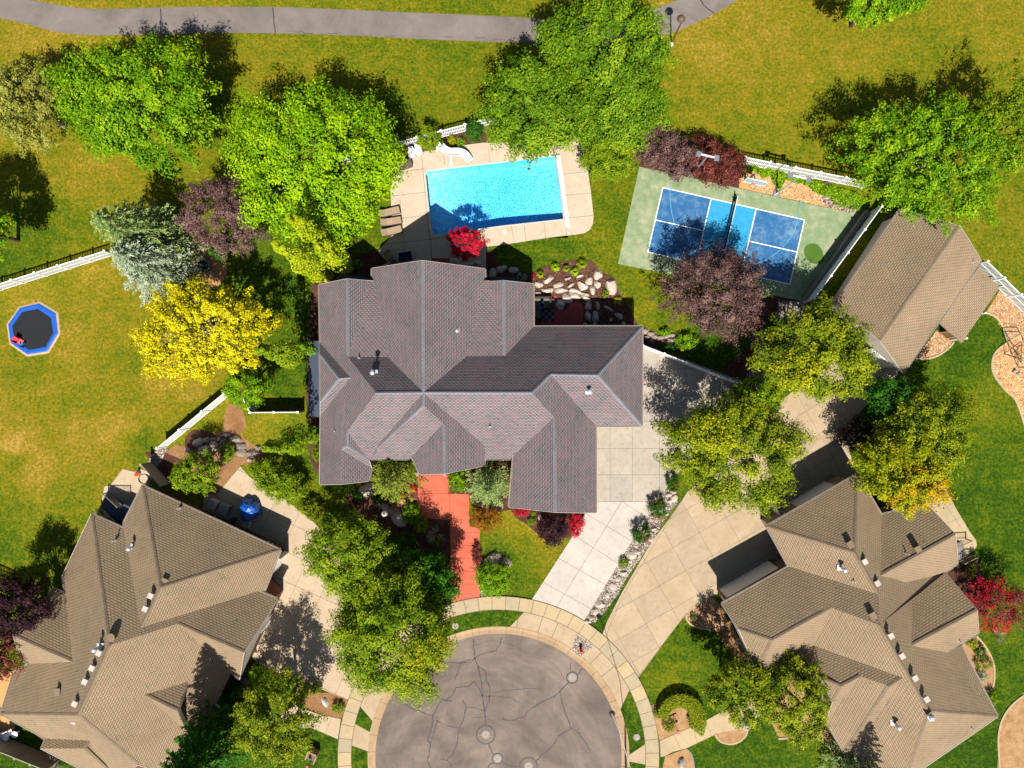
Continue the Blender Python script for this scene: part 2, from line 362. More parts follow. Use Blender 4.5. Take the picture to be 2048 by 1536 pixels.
# ------------------------------------------------------------------ ground
rngp = random.Random(5)
LV0 = 0.0
dryp = [(100,100,.72),(300,60,.6),(700,30,.55),(700,110,.5),(850,150,.45),(640,120,.52),(520,150,.55),(950,170,.42),(1400,40,.7),(1440,110,.78),(1400,190,.55),
 (1500,60,.7),(1560,180,.6),(1640,100,.62),(1700,210,.5),(1900,60,.55),(1960,160,.6),(2020,40,.62),(1500,250,.5),(1600,280,.5),(850,230,.42),(780,230,.3),(470,240,.35),
 (60,290,.6),(130,350,.62),(240,340,.66),(60,480,.3),(150,440,.4),(330,340,.45),(20,520,.3),(200,400,.6),(330,300,.66),
 (60,600,.7),(200,560,.72),(220,620,.62),(250,720,.52),(150,700,.68),(60,740,.52),(20,820,.66),(30,890,.9),(150,800,.55),(150,880,.7),(220,860,.8),(300,800,.7),
 (340,760,.8),(340,860,.5),(230,930,.62),(60,940,.8),(30,930,.45),(120,1000,.5),(60,1040,.42),(20,1080,.3),(130,1060,.4),(200,980,.55),(280,900,.35),(400,830,.5),(450,830,.6),(380,780,.75),
 (460,860,.7),(520,830,.6),(560,900,.4),(600,950,.3),(640,960,.35),(575,640,.22),(570,760,.2),(600,560,.2),(520,420,.25),(640,900,.3),
 (1205,400,.45),(1225,520,.42),(1130,500,.3),(1050,500,.25),(1230,600,.42),(1300,620,.5),(1260,340,.4),(1260,450,.35),(1420,700,.15),
 (1040,1080,.35),(1010,1110,.25),(1080,1060,.72),(1100,1120,.6),(1060,1170,.3),(1035,1060,.7),(960,1235,.12),(880,1150,.2),
 (1900,850,.18),(1960,820,.5),(1970,870,.35),(1880,760,.2),(1960,1000,.15),(2000,900,.2),(1990,1080,.2),(1880,640,.15),(1930,660,.15),(1990,400,.5),(2020,480,.55),(1980,500,.5),
 (2000,1340,.2),(2030,1280,.3),(1990,1380,.2),(1900,1500,.12),(1360,1330,.3),(1330,1350,.42),(1300,1330,.25),(1400,1290,.2),(1430,1400,.15),(1240,1220,.1),(1280,1430,.12),
 (1560,1500,.2),(1480,1510,.15),(1590,1480,.3),(620,1490,.2),(600,1530,.15),(730,1440,.08),(720,1520,.1),(30,1530,.15),(110,1490,.15)]
DP = np.array([(*G(a, b), c) for a, b, c in dryp])
def dryness(P):
    d2 = ((P[:, None, :] - DP[None, :, :2]) ** 2).sum(2) + .15; w = 1 / d2 ** 1.6
    return (w * DP[None, :, 2]).sum(1) / w.sum(1) - .06
pool = smooth(PP('849.5,346 856,341.5 932,332.5 1016.8,322.7 1109,311.6 1112,314 1128,437 1126,440 1000,453.8 875,471.5 866,471 863,462 858,429'), 1)
poolw = [G(*p) for p in pool]
cell = .4; x0, x1, y0, y1 = -56, 56, -44, 44
nx = int((x1 - x0) / cell); ny = int((y1 - y0) / cell)
xs = np.linspace(x0, x1, nx + 1); ys = np.linspace(y0, y1, ny + 1)
XX, YY = np.meshgrid(xs, ys); V = np.stack([XX.ravel(), YY.ravel()], 1)
ii, jj = np.meshgrid(np.arange(nx), np.arange(ny)); b0 = (jj * (nx + 1) + ii).ravel()
F = np.stack([b0, b0 + 1, b0 + nx + 2, b0 + nx + 1], 1)
cx = V[F].mean(1); bb = np.array(poolw); pb0 = bb.min(0) + .5; 
keep = ~((cx[:, 0] > bb[:, 0].min() - .3) & (cx[:, 0] < bb[:, 0].max() + .3) & (cx[:, 1] > bb[:, 1].min() - .3) & (cx[:, 1] < bb[:, 1].max() + .3))
F = F[keep]
def np_mesh(name, V3, F, mat, parent=None, attr=None, an='tint', smooth_=False):
    me = bpy.data.meshes.new(name); k = F.shape[1]
    me.vertices.add(len(V3)); me.vertices.foreach_set('co', np.ascontiguousarray(V3, dtype=np.float32).ravel())
    me.loops.add(F.size); me.loops.foreach_set('vertex_index', np.ascontiguousarray(F, dtype=np.int32).ravel())
    me.polygons.add(len(F)); me.polygons.foreach_set('loop_start', np.arange(0, F.size, k, dtype=np.int32))
    try: me.polygons.foreach_set('loop_total', np.full(len(F), k, dtype=np.int32))
    except Exception: pass
    if attr is not None:
        a = me.attributes.new(an, 'FLOAT', 'POINT'); a.data.foreach_set('value', np.ascontiguousarray(attr, dtype=np.float32))
    me.update(calc_edges=True); me.materials.append(mat)
    if smooth_: me.polygons.foreach_set('use_smooth', [True] * len(me.polygons))
    o = bpy.data.objects.new(name, me); COL.objects.link(o)
    if parent: o.parent = parent
    return o
dr = np.concatenate([dryness(V[i:i + 4000]) for i in range(0, len(V), 4000)])
o = np_mesh('lawn', np.column_stack([V, np.zeros(len(V))]), F, M['grass'], attr=dr, an='dry'); tag(o, kind='structure')
# wider ground beyond the lawns
vv = np.array([(-900, -900), (900, -900), (900, 900), (-900, 900), (x0, y0), (x1, y0), (x1, y1), (x0, y1)], float)
o = np_mesh('ground', np.column_stack([vv, np.zeros(8)]), np.array([(0, 1, 5, 4), (1, 2, 6, 5), (2, 3, 7, 6), (3, 0, 4, 7)]), M['grass'], attr=np.full(8, .45), an='dry'); tag(o, kind='structure')

def slab(name, pts, z, mat, thick=.05, joints=(), jm=None, jw=.038, kind='structure', label=None, cat=None):
    w = [G(*p) for p in pts]; mb = MB()
    if joints and mat + '_b' in MATS:
        bm = bmesh.new(); bm.faces.new([bm.verts.new((*p, z)) for p in w])
        for p, q in joints:
            a, b = G(*p), G(*q)
            if clip_line(a, b, w) and math.dist(p, q) > 130: bmesh.ops.bisect_plane(bm, geom=bm.verts[:] + bm.edges[:] + bm.faces[:], plane_co=(*a, 0), plane_no=(b[1] - a[1], a[0] - b[0], 0))
        bm.verts.index_update(); bm.normal_update(); rs_ = random.Random(len(name) + int(pts[0][0]))
        for f in bm.faces:
            L_ = [tuple(v.co) for v in f.verts]; mb.add(L_ if f.normal.z > 0 else L_[::-1], [tuple(range(len(L_)))], rs_.choice((0, 0, 2)))
        bm.free(); n_ = len(w); ar_ = sum(w[i][0] * w[(i + 1) % n_][1] - w[(i + 1) % n_][0] * w[i][1] for i in range(n_)); ww = w if ar_ > 0 else w[::-1]
        mb.add([(*p, z - thick) for p in ww] + [(*p, z) for p in ww], [(i, (i + 1) % n_, n_ + (i + 1) % n_, n_ + i) for i in range(n_)])
    else: mb.prism(w, z - thick, z)
    for p, q in joints:
        for a, b in clip_line(G(*p), G(*q), w): mb.strip(a, b, jw, z + .004, 1)
    o = mb.build(name, [MATS[mat], MATS[jm or 'joint'], MATS.get(mat + '_b', MATS[mat])]); tag(o, label, cat, kind=kind); return o
def grid(o, ang, s1, s2, n=14, off1=0, off2=0):
    """joint lines through px point o: direction ang (deg, image), spacing px"""
    c, s = math.cos(R(ang)), math.sin(R(ang)); L = []
    for i in range(-n, n + 1):
        for (dx, dy, sp, of) in ((c, s, s1, off1), (-s, c, s2, off2)):
            ox, oy = o[0] - dy * (i * sp + of), o[1] + dx * (i * sp + of)
            L.append(((ox - dx * 2000, oy - dy * 2000), (ox + dx * 2000, oy + dy * 2000)))
    return L
# --- park path
path_t = [(-60,-30),(10,-5),(70,2),(180,18),(320,15),(420,14),(560,14.5),(700,20),(840,26),(1000,33),(1100,38),(1190,33),(1280,22),(1330,10),(1390,-16),(1460,-60)]
path_b = [(1560,-60),(1474,0),(1420,32),(1370,55),(1340,67),(1310,71),(1200,82),(1100,85),(1010,84.5),(860,79),(700,71),(560,67),(420,66),(300,69.5),(170,70),(110,63),(60,50),(0,36),(-60,25)]
w = [G(*p) for p in smooth(path_t, 4, False) + smooth(path_b, 4, False)]
mb = MB().prism(w, -.02, .02)
for a, b in (((321,17),(322,40)),((322,40),(320,68)),((546,15),(549,50)),((549,50),(551,67)),((1398,-6),(1408,12)),((1408,12),(1428,27))):
    pts = [(a[0] + (b[0] - a[0]) * t / 5 + rngp.uniform(-.7, .7), a[1] + (b[1] - a[1]) * t / 5) for t in range(6)]
    mb.ribbon([G(*p) for p in pts], .09, .026, 1)
for _ in range(14):
    x = rngp.uniform(560, 1080); y = 66 + (x - 560) * .033 - rngp.uniform(0, 3); pts = [(x + k * 4, y + rngp.uniform(-1.2, 1.2)) for k in range(6)]
    mb.ribbon([G(*p) for p in pts], .03, .026, 1)
tag(mb.build('path', [M['asphalt_path'], M['tar']]), kind='structure')
# --- cul-de-sac
CC = G(997, 1513); PXM = 1 / PPM
RA, RC, RS0, RS1 = 246 * PXM, 261 * PXM, 294 * PXM, 321 * PXM
def arc(r, a0, a1, n=60): return [(CC[0] + r * math.cos(R(a0 + (a1 - a0) * i / n)), CC[1] + r * math.sin(R(a0 + (a1 - a0) * i / n))) for i in range(n + 1)]
mb = MB(); mb.prism(arc(RA + .02, 0, 356, 90), 0, .012)
mb.prism([(CC[0] - 9.5, CC[1] - 60), (CC[0] + 9.5, CC[1] - 60), (CC[0] + 9.5, CC[1] - 6), (CC[0] - 9.5, CC[1] - 6)], 0, .008)
rc = random.Random(3)
def crack(s, w=.07):
    w = w * 1.3
    pts = s; out = []
    for a, b in zip(pts, pts[1:]):
        n = max(2, int(math.dist(a, b) / 5))
        for k in range(n): out.append((a[0] + (b[0] - a[0]) * k / n + rc.uniform(-.9, .9), a[1] + (b[1] - a[1]) * k / n + rc.uniform(-.9, .9)))
    out.append(pts[-1]); mb.ribbon([G(*p) for p in out], w, .017, 1, rc)
for s, w_ in (('1635,590 1640,720 1665,790 1690,900 1700,1000 1712,1110 1725,1220',.1),('1840,575 1830,630 1800,680 1730,690 1680,710 1640,735 1620,760 1540,770 1530,810 1500,890',.07),
  ('1620,740 1530,765 1440,765 1400,785',.07),('1670,790 1720,830 1730,900 1755,950 1750,1050 1720,1120',.1),('1640,900 1600,940 1510,945 1480,1000 1440,1035 1400,1030 1330,975 1270,970 1210,1040 1180,1055 1230,1110 1250,1060 1240,1100',.08),
  ('1350,920 1330,945 1290,950 1235,945',.06),('1060,1015 1120,1060 1200,1110 1290,1140 1340,1155 1370,1090 1400,1040 1480,1045',.1),('1340,1155 1330,1230 1300,1340 1320,1350 1310,1440 1295,1480 1320,1536',.1),
  ('1360,1160 1370,1200 1340,1290 1320,1350',.06),('1365,1190 1420,1215 1470,1235 1530,1240',.06),('1555,1045 1585,1090 1560,1190 1530,1250 1510,1370 1480,1440 1440,1480 1390,1470',.08),('1440,1480 1470,1510 1480,1560',.07),
  ('1585,1090 1650,1095 1710,1115',.06),('1640,900 1680,960 1700,1010',.06),('1745,1360 1760,1400 1790,1440',.09),('1790,1490 1750,1510 1730,1560',.09),('1840,1490 1900,1520 1960,1530',.09)):
    crack(Zp('B3', s), w_)
for s, w_ in (('500,905 440,970 390,1015 300,1055 220,1110 170,1160 110,1185 60,1190 20,1175',.1),('440,975 455,1060 480,1140 505,1200 515,1245',.09),('515,1245 430,1300 380,1380 310,1440 255,1495',.1),
  ('515,1245 560,1265 600,1310 640,1375 660,1410',.08),('560,1260 585,1240',.06),('-180,1000 -100,1015 -20,1010 80,1020 140,1060',.04),('-60,985 80,965 180,955 290,955',.035),('565,860 590,825 600,810 620,820',.08),('515,825 512,795 525,765',.05),('-200,1170 -100,1160 -60,1190',.04),('-200,640 -60,600 100,640',.025),('300,700 420,800 480,900',.02)):
    crack(Zp('C3', s), w_)
tag(mb.build('road', [M['asphalt_road'], M['tar']]), kind='structure')
# rolled kerb and gutter
mb = MB(); mb.lathe((CC[0], CC[1], 0), [(RA, .0), (RA, .03), (RA + .38, .02), (RA + .5, .07), (RA + .62, .11), (RC, .12), (RC, 0)], 160, 0, R(-60), R(240))
for k in range(-12, 42):
    a = R(k * 7.6 + 3)
    if a < R(-60) or a > R(240): continue
    p = lambda r: (CC[0] + r * math.cos(a), CC[1] + r * math.sin(a))
    mb.strip(p(RA), p(RA + .4), .03, .034, 1); mb.strip(p(RA + .5), p(RC), .03, .124, 1)
tag(mb.build('kerb', [M['conc_curb'], M['joint_dark']]), kind='structure')
# verge strip in concrete, sidewalk ring
mb = MB(); mb.prism(arc(RC, -60, 240, 110) + arc(RS0, 240, -60, 110), 0, .10)
for d in (-14, 38, 45.5, 53, 66, 72.5, 82, 88, 190, 197): 
    a = R(d); mb.strip((CC[0] + RC * math.cos(a), CC[1] + RC * math.sin(a)), (CC[0] + RS0 * math.cos(a), CC[1] + RS0 * math.sin(a)), .045, .104, 1)
tag(mb.build('driveway_apron', [M['conc_tan'], M['joint_dark']]), kind='structure')
mb = MB(); rs_ = random.Random(12)
for k in range(-12, 48):
    d0, d1 = k * 5.05 + 1.5, (k + 1) * 5.05 + 1.5
    if d1 > -60 and d0 < 240: mb.prism(arc(RS0 + .02, d0, d1, 4) + arc(RS1, d1, d0, 4), 0, .11, rs_.choice((0, 0, 2)))
for k in range(-12, 48):
    a = R(k * 5.05 + 1.5)
    if R(-60) < a < R(240): mb.strip((CC[0] + RS0 * math.cos(a), CC[1] + RS0 * math.sin(a)), (CC[0] + RS1 * math.cos(a), CC[1] + RS1 * math.sin(a)), .045, .114, 1)
mb.ribbon(arc(RS0, -60, 240, 120), .05, .115, 1); mb.ribbon(arc(RS1, -60, 240, 120), .04, .115, 1)
tag(mb.build('sidewalk', [M['conc_walk'], M['joint_dark'], M['conc_walk_b']]), kind='structure')
def turf(pts, z, name='lawn_strip', val=.12):
    w = [G(*p) for p in pts]; n = len(w)
    tri = tessellate_polygon([[Vector((*p, 0)) for p in w]])
    bm = bmesh.new(); vs = [bm.verts.new((*p, z)) for p in w]
    for t in tri:
        try: bm.faces.new([vs[i] for i in t])
        except ValueError: pass
    bmesh.ops.subdivide_edges(bm, edges=bm.edges[:], cuts=3, use_grid_fill=True)
    me = bpy.data.meshes.new(name); bm.normal_update()
    for f in bm.faces:
        if f.normal.z < 0: f.normal_flip()
    bm.to_mesh(me); bm.free()
    a = me.attributes.new('dry', 'FLOAT', 'POINT'); a.data.foreach_set('value', [val] * len(me.vertices))
    me.materials.append(M['grass']); o = bpy.data.objects.new(name, me); COL.objects.link(o); tag(o, kind='structure'); return o
def arcpx(r, x_from, x_to, n=12, sgn=-1):
    out = []
    for i in range(n + 1):
        x = x_from + (x_to - x_from) * i / n; out.append((x, 1513 + sgn * math.sqrt(max(0, r * r - (x - 997) ** 2))))
    return out
def arcdeg(r, a0, a1, n=10): return [(997 + r * math.cos(R(a0 + (a1 - a0) * i / n)), 1513 - r * math.sin(R(a0 + (a1 - a0) * i / n))) for i in range(n + 1)]
turf(arcpx(261.5, 860, 1020) + arcpx(293.5, 1048, 850)[:], .115)
turf(arcdeg(261.5, 1, 21.5) + arcdeg(293.5, 27, 5), .115)
turf(arcdeg(261.5, -30, -2) + arcdeg(293.5, -3, -30), .115)
turf(arcdeg(261.5, 164, 169) + arcdeg(293.5, 167, 160), .115)
turf(arcdeg(261.5, 177.5, 215) + arcdeg(293.5, 215, 175.5), .115)
turf(arcdeg(294, 212, 214) + arcdeg(322, 214, 212), .12)
# --- driveways
slab('driveway', PP('1286,688 1506,770 1470,800 1440,830 1400,880 1372,930 1345,955 1333,975 1326,990 1312,1003 1160,1003 1160,845 1270,845'), .07, 'conc_drive', .07,
     joints=[((a, 600), (a, 1003)) for a in (1220, 1264.5, 1318.5, 1373, 1428)] + [((1100, b), (1600, b)) for b in (737.3, 790.5, 843.7, 897.2, 949.4)])
slab('driveway', PP('1150,1003.6 1312,1003.6 1298,1030 1280,1060 1259,1089 1205,1180 1167,1243 1130,1225 1095,1208 1064,1198 1140,1080 1169,1030 1169,1010'), .068, 'conc_white', .07,
     joints=[((1243,1003),(1072,1280)),((1240,1000),(1300,1040)),((1170,1026),(1270,1086)),((1150,1072),(1262,1143)),((1115,1115),(1230,1180)),((1080,1160),(1190,1222)),((1290,1002),(1130,1270))][:6])
dw2 = PP('1374,984 1430,935 1480,880 1540,820 1600,770 1660,730 1730,690 1800,735 1786,765 1746,792 1700,850 1690,872 1710,945 1730,960 1600,1080 1480,1180 1427,1189 1400,1208 1371.9,1228 1350,1255 1276,1355 1262,1330 1236,1298 1203.7,1270.5 1215,1240 1246,1180 1305,1080 1339,1036')
slab('driveway', dw2, .066, 'conc_tan', .07,
     joints=grid((1372.6,1018.7), -29.5, 53, 61, 10) + [((1374,984),(1246,1188)),((1246,1188),(1210,1275)),((1374,1224),(1276,1352))])
slab('driveway', PP('481,932 500,954 560,990 631,1047 680,1110 690,1250 775,1385 720,1400 692.8,1397.6 658.6,1384 600,1360 527,1335 505,1313 440,1330 420,1100 400,1060 410,985 432,992'), .067, 'conc_left', .07,
     joints=grid((587.6,1050), 24.5, 54.5, 54, 10))
slab('walkway', PP('606,1456 560,1440 575,1400 609,1417 640,1429 682,1437 676,1478 652,1467 623,1455'), .064, 'conc_left', .06, joints=[((640,1424),(620,1460)),((664,1432),(650,1470)),((630,1422),(612,1456))])
slab('walkway', PP('1319,1481 1404.7,1444 1437.5,1426 1520,1390 1560,1400 1506,1441 1492,1460 1470,1462 1429,1468.7 1372,1496 1345,1503 1328,1512 1321,1513'), .064, 'conc_walk', .06, joints=[((1346,1466),(1362,1500)),((1384,1450),(1396,1490)),((1410,1440),(1424,1475))])
slab('walkway', PP('1865,935 1881.8,948.7 1886,962 1891,978.8 1912,1018 1939,1063.5 1951,1080 1953,1090 1947,1101 1930,1110 1900,1118 1880,1060 1840,1000'), .064, 'conc_walk', .06, joints=[((1860,1018),(1905,1000)),((1880,1052),(1930,1030)),((1872,985),(1925,1060))])
# red front walk
slab('front_walk', PP('836,940 897,940 897,987 937.5,988 939,1052 959.4,1056 959.4,1196 930,1200 903,1207 901.5,1100 900,1039.5 870,1038 840.4,1033 836,987'), .072, 'conc_red', .07,
     joints=[((830,950.5),(900,950.5)),((830,987),(900,987)),((899,980),(899,1050)),((890,1039.3),(970,1039.3)),((890,1065),(970,1065)),((890,1091),(970,1091)),((890,1117),(970,1117)),((890,1143),(970,1143)),((890,1169),(970,1169))], jm='joint_red')
mb = MB(); fs = random.Random(8)
for (x, y, rx, ry) in ((788,1007,14,8),(806,1004,10,6),(822,1002,12,7),(776,1015,12,8),(792,1022,11,7),(797,1035,9,8),(784,1030,7,5),(833,1004,7,7)):
    pts = [G(x + rx * math.cos(t) * fs.uniform(.85, 1.05), y + ry * math.sin(t) * fs.uniform(.85, 1.05)) for t in [k * math.pi / 4 for k in range(8)]]; mb.prism(pts, 0, .06)
tag(mb.build('front_walk', M['flagstone']), kind='structure')
# --- pool deck with the pool cut out of it
deck = PP('780,352 781,335 792,330 850,303 880,300 934.8,290 965,286 1060,285 1158,270 1166,300 1175,339 1181,380 1187,432 1186,447 1180,459 1170,466 1150,469.5 1100,475 1011,489 972,494 972,540 955,545 745,545 775,525 764,512 757,503 770,488 785,470 782,400')
def holed(outer, hole, z, name, mats, thick=.12, joints=(), jm=1):
    wo = [G(*p) for p in outer]; wh = [G(*p) for p in hole]
    allv = wo + wh; tri = tessellate_polygon([[Vector((*p, 0)) for p in wo], [Vector((*p, 0)) for p in wh]])
    mb = MB(); mb.add([(*p, z) for p in allv], [t if (Vector((*allv[t[1]],0))-Vector((*allv[t[0]],0))).cross(Vector((*allv[t[2]],0))-Vector((*allv[t[0]],0))).z > 0 else t[::-1] for t in tri])
    n = len(wo); b = len(mb.v); mb.add([(*p, 0) for p in wo] + [(*p, z) for p in wo], [(i, (i + 1) % n, n + (i + 1) % n, n + i) for i in range(n)])
    for p, q in joints:
        for a, c in clip_line(G(*p), G(*q), wo):
            L = math.dist(a, c); k = max(1, int(L / .1))
            segs = []; st = None
            for i in range(k + 1):
                pt = (a[0] + (c[0] - a[0]) * i / k, a[1] + (c[1] - a[1]) * i / k); ins = inside(pt, wh)
                if not ins and st is None: st = pt
                if (ins or i == k) and st is not None: segs.append((st, pt)); st = None
            for s_, e_ in segs:
                if math.dist(s_, e_) > .2: mb.strip(s_, e_, .04, z + .004, 1)
    o = mb.build(name, mats); tag(o, kind='structure'); return o
dj = [((a, b), (c, d)) for a, b, c, d in ((841,290,866,540),(884,280,890,331),(930,280,935,331),(1020,440,1032,500),(1047,440,1054,500),(1088,440,1093,500),(1131,440,1134,480),(780,347,850,338),(780,393,858,384),(780,440,860,430),(760,490,960,468),(800,400,812,530),
   (1125,349,1180,343),(1125,392,1190,386),(1128,437,1190,431),(1133,455,1152,480),(862,470,864,540),(977,300,980,330))]
holed(deck, pool, .08, 'pool_deck', [M['conc_pool'], M['joint']], joints=dj)
# pool basin, water, coping
pm, pnt, pp_ = newmat('pool_plaster_caustics')
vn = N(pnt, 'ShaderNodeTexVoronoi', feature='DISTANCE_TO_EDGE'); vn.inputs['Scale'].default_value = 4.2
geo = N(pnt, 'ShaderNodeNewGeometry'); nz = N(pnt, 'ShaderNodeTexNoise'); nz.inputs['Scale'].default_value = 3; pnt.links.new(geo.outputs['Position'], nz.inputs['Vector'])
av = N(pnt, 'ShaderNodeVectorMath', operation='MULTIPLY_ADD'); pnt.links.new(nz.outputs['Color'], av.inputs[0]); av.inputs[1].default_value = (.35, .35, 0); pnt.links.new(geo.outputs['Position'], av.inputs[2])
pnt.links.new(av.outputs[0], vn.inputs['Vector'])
pnt.links.new(ramp(pnt, vn.outputs['Distance'], [(1, 1, 1, 1), (.46, .76, .90, 1), (.24, .56, .80, 1)], [0, .13, .38]), pp_.inputs['Base Color']); pp_.inputs['Roughness'].default_value = .7  # pale web of rippled sunlight (caustics) painted into the plaster colour
MATS['pool_plaster_caustics'] = pm
plain('pool_tile', alb(40, 140, 220), .3, .5)
wm, wnt, wp = newmat('pool_water'); wnt.nodes.remove(wp)
tr = N(wnt, 'ShaderNodeBsdfTransparent'); tr.inputs[0].default_value = (1, 1, 1, 1)
gl = N(wnt, 'ShaderNodeBsdfGlossy'); gl.inputs['Roughness'].default_value = .06
fr = N(wnt, 'ShaderNodeFresnel'); fr.inputs[0].default_value = 1.33; mx = N(wnt, 'ShaderNodeMixShader')
bp = N(wnt, 'ShaderNodeBump'); bp.inputs['Strength'].default_value = .6; bp.inputs['Distance'].default_value = .05
wnt.links.new(noise(wnt, 3.2, 3, .6, None, .8), bp.inputs['Height']); wnt.links.new(bp.outputs[0], gl.inputs['Normal']); wnt.links.new(bp.outputs[0], fr.inputs['Normal'])
wnt.links.new(fr.outputs[0], mx.inputs[0]); wnt.links.new(tr.outputs[0], mx.inputs[1]); wnt.links.new(gl.outputs[0], mx.inputs[2])
wo_ = wnt.nodes['Material Output']; wnt.links.new(mx.outputs[0], wo_.inputs['Surface'])
ab = N(wnt, 'ShaderNodeVolumeAbsorption'); ab.inputs['Color'].default_value = (.02, .74, .97, 1); ab.inputs['Density'].default_value = .66
wnt.links.new(ab.outputs[0], wo_.inputs['Volume']); MATS['pool_water'] = wm
pool_t = thing('swimming_pool', 'rectangular blue swimming pool with shallow end set in the cream concrete deck', 'swimming pool', (*G(990, 392), 0))
Lc = pool_t.location
def rel(mb, name, mats, parent, sm=False): return mb.build(name, mats, parent, sm, rel=tuple(parent.location))
mb = MB(); n = len(poolw)
mb.add([(*p, .075) for p in poolw] + [(*p, -2.2) for p in poolw], [(i, n + i, n + (i + 1) % n, (i + 1) % n) for i in range(n)])
rel(mb, 'basin_wall', M['pool_tile'], pool_t)
def shrink(pts, k, c=None):
    c = c or (sum(p[0] for p in pts) / len(pts), sum(p[1] for p in pts) / len(pts)); return [(c[0] + (p[0] - c[0]) * k, c[1] + (p[1] - c[1]) * k) for p in pts]
inner = shrink(poolw, 1.002)
mb = MB(); xa, xb, xd = G(905, 0)[0], G(935, 0)[0], G(1100, 0)[0]
bm = bmesh.new(); vs = [bm.verts.new((*p, 0)) for p in inner]; bm.faces.new(vs)
for xc in (xa, xb, G(1020, 0)[0], xd): bmesh.ops.bisect_plane(bm, geom=bm.verts[:] + bm.edges[:] + bm.faces[:], plane_co=(xc, 0, 0), plane_no=(1, -.12, 0))
def depth(x, y):
    q = x - xa + .12 * 0; k = (x - .12 * (y - G(0, 400)[1]))
    if k < xa: return -.95
    if k < xb: return -.95 - .5 * (k - xa) / (xb - xa)
    if k < G(1020, 0)[0]: return -1.45 - .15 * (k - xb) / (G(1020, 0)[0] - xb)
    return -1.6 + .3 * (k - G(1020, 0)[0]) / (xd - G(1020, 0)[0])
for v in bm.verts: v.co.z = depth(v.co.x, v.co.y)
mb.add([tuple(v.co) for v in bm.verts], [[v.index for v in f.verts] for f in (bm.verts.index_update() or bm.faces)]); bm.free()
rel(mb, 'basin_floor', M['pool_plaster_caustics'], pool_t)
mb = MB(); mb.prism(shrink(poolw, .995), -.06 - 2.0, -.06); w_ = shrink(poolw, .995)
mb.add([(*p, -2.06) for p in (w_ if sum(w_[i][0]*w_[(i+1)%n][1]-w_[(i+1)%n][0]*w_[i][1] for i in range(n)) > 0 else w_[::-1])][::-1], [tuple(range(n))])
o = rel(mb, 'water', M['pool_water'], pool_t)
mb = MB()
for i in range(n):
    a = poolw[i]; b = poolw[(i + 1) % n]; mb.strip(a, b, .16, .088)
rel(mb, 'coping', M['stucco_cream'], pool_t)
cb = thing('pool_cover_housing', 'long white cover housing along the right end of the pool', 'pool cover', (*G(1124, 385), .08))
mb = MB(); p, q = G(1116, 312), G(1136, 456); mb.box(((p[0] + q[0]) / 2, (p[1] + q[1]) / 2, .15), (math.dist(p, q), .34, .14), math.atan2(q[1] - p[1], q[0] - p[0])); rel(mb, 'lid', M['white_vinyl'], cb)
mb = MB(); p, q = G(1110, 313), G(1129, 440); mb.box(((p[0] + q[0]) / 2, (p[1] + q[1]) / 2, .10), (math.dist(p, q), .10, .05), math.atan2(q[1] - p[1], q[0] - p[0])); rel(mb, 'rail', M['galv'], cb)
tag(MB().box((*G(1009, 464), .09), (.28, .4, .02), .1).build('skimmer_lid', M['white_paint']), 'small white skimmer lid in the deck below the pool', 'skimmer lid')
# --- sports court
court = PP('1278.4,333.6 1450,371 1600,404 1721.8,430.6 1667,517 1612.4,604 1424,566 1235.7,527.7')
mb = MB(); mb.prism([G(*p) for p in court], 0, .05)
def lerp(a, b, t): return (a[0] + (b[0] - a[0]) * t, a[1] + (b[1] - a[1]) * t)
TL, TR, BR, BL = [G(*p) for p in ((1325.4,375.5), (1608.3,440), (1579,568.7), (1295.3,504.4))]
def cp(u, v): return lerp(lerp(TL, TR, u), lerp(BL, BR, u), v)
ka, kb = .341, .659
mb.add([(*cp(u, v), .055) for u, v in ((0, 1), (ka, 1), (ka, 0), (0, 0))], [(0, 1, 2, 3)], 1)
mb.add([(*cp(u, v), .055) for u, v in ((kb, 1), (1, 1), (1, 0), (kb, 0))], [(0, 1, 2, 3)], 1)
mb.add([(*cp(u, v), .055) for u, v in ((ka, 1), (kb, 1), (kb, 0), (ka, 0))], [(0, 1, 2, 3)], 2)
for a, b in (((0, 0), (1, 0)), ((0, 1), (1, 1)), ((0, 0), (0, 1)), ((1, 0), (1, 1)), ((ka, 0), (ka, 1)), ((kb, 0), (kb, 1)), ((0, .5), (ka, .5)), ((kb, .5), (1, .5))):
    mb.strip(cp(*a), cp(*b), .085, .064 if a[0] == b[0] else .060, 3)
ac = [(1345.5,352), (1340,378), (1340,400), (1343,425), (1350,450), (1362,472), (1378,492), (1400,510), (1425,524), (1455,532), (1490,532), (1522,524), (1550,508), (1572,486), (1587,464), (1594,440), (1599,415), (1601,405)]
mb.ribbon([G(*p) for p in smooth(ac, 4, False)], .055, .068, 4)
wet = smooth(PP('1609,496 1618,488 1632,488 1642,498 1646,510 1648,520 1640,528 1628,528 1614,520 1608,508'), 4)
mb.prism([G(*p) for p in wet], .050, .0545, 5)
tag(mb.build('sports_court', [M['court_green'], M['court_blue'], M['court_cyan'], M['court_line'], M['court_arc'], M['court_wet']]), kind='structure')
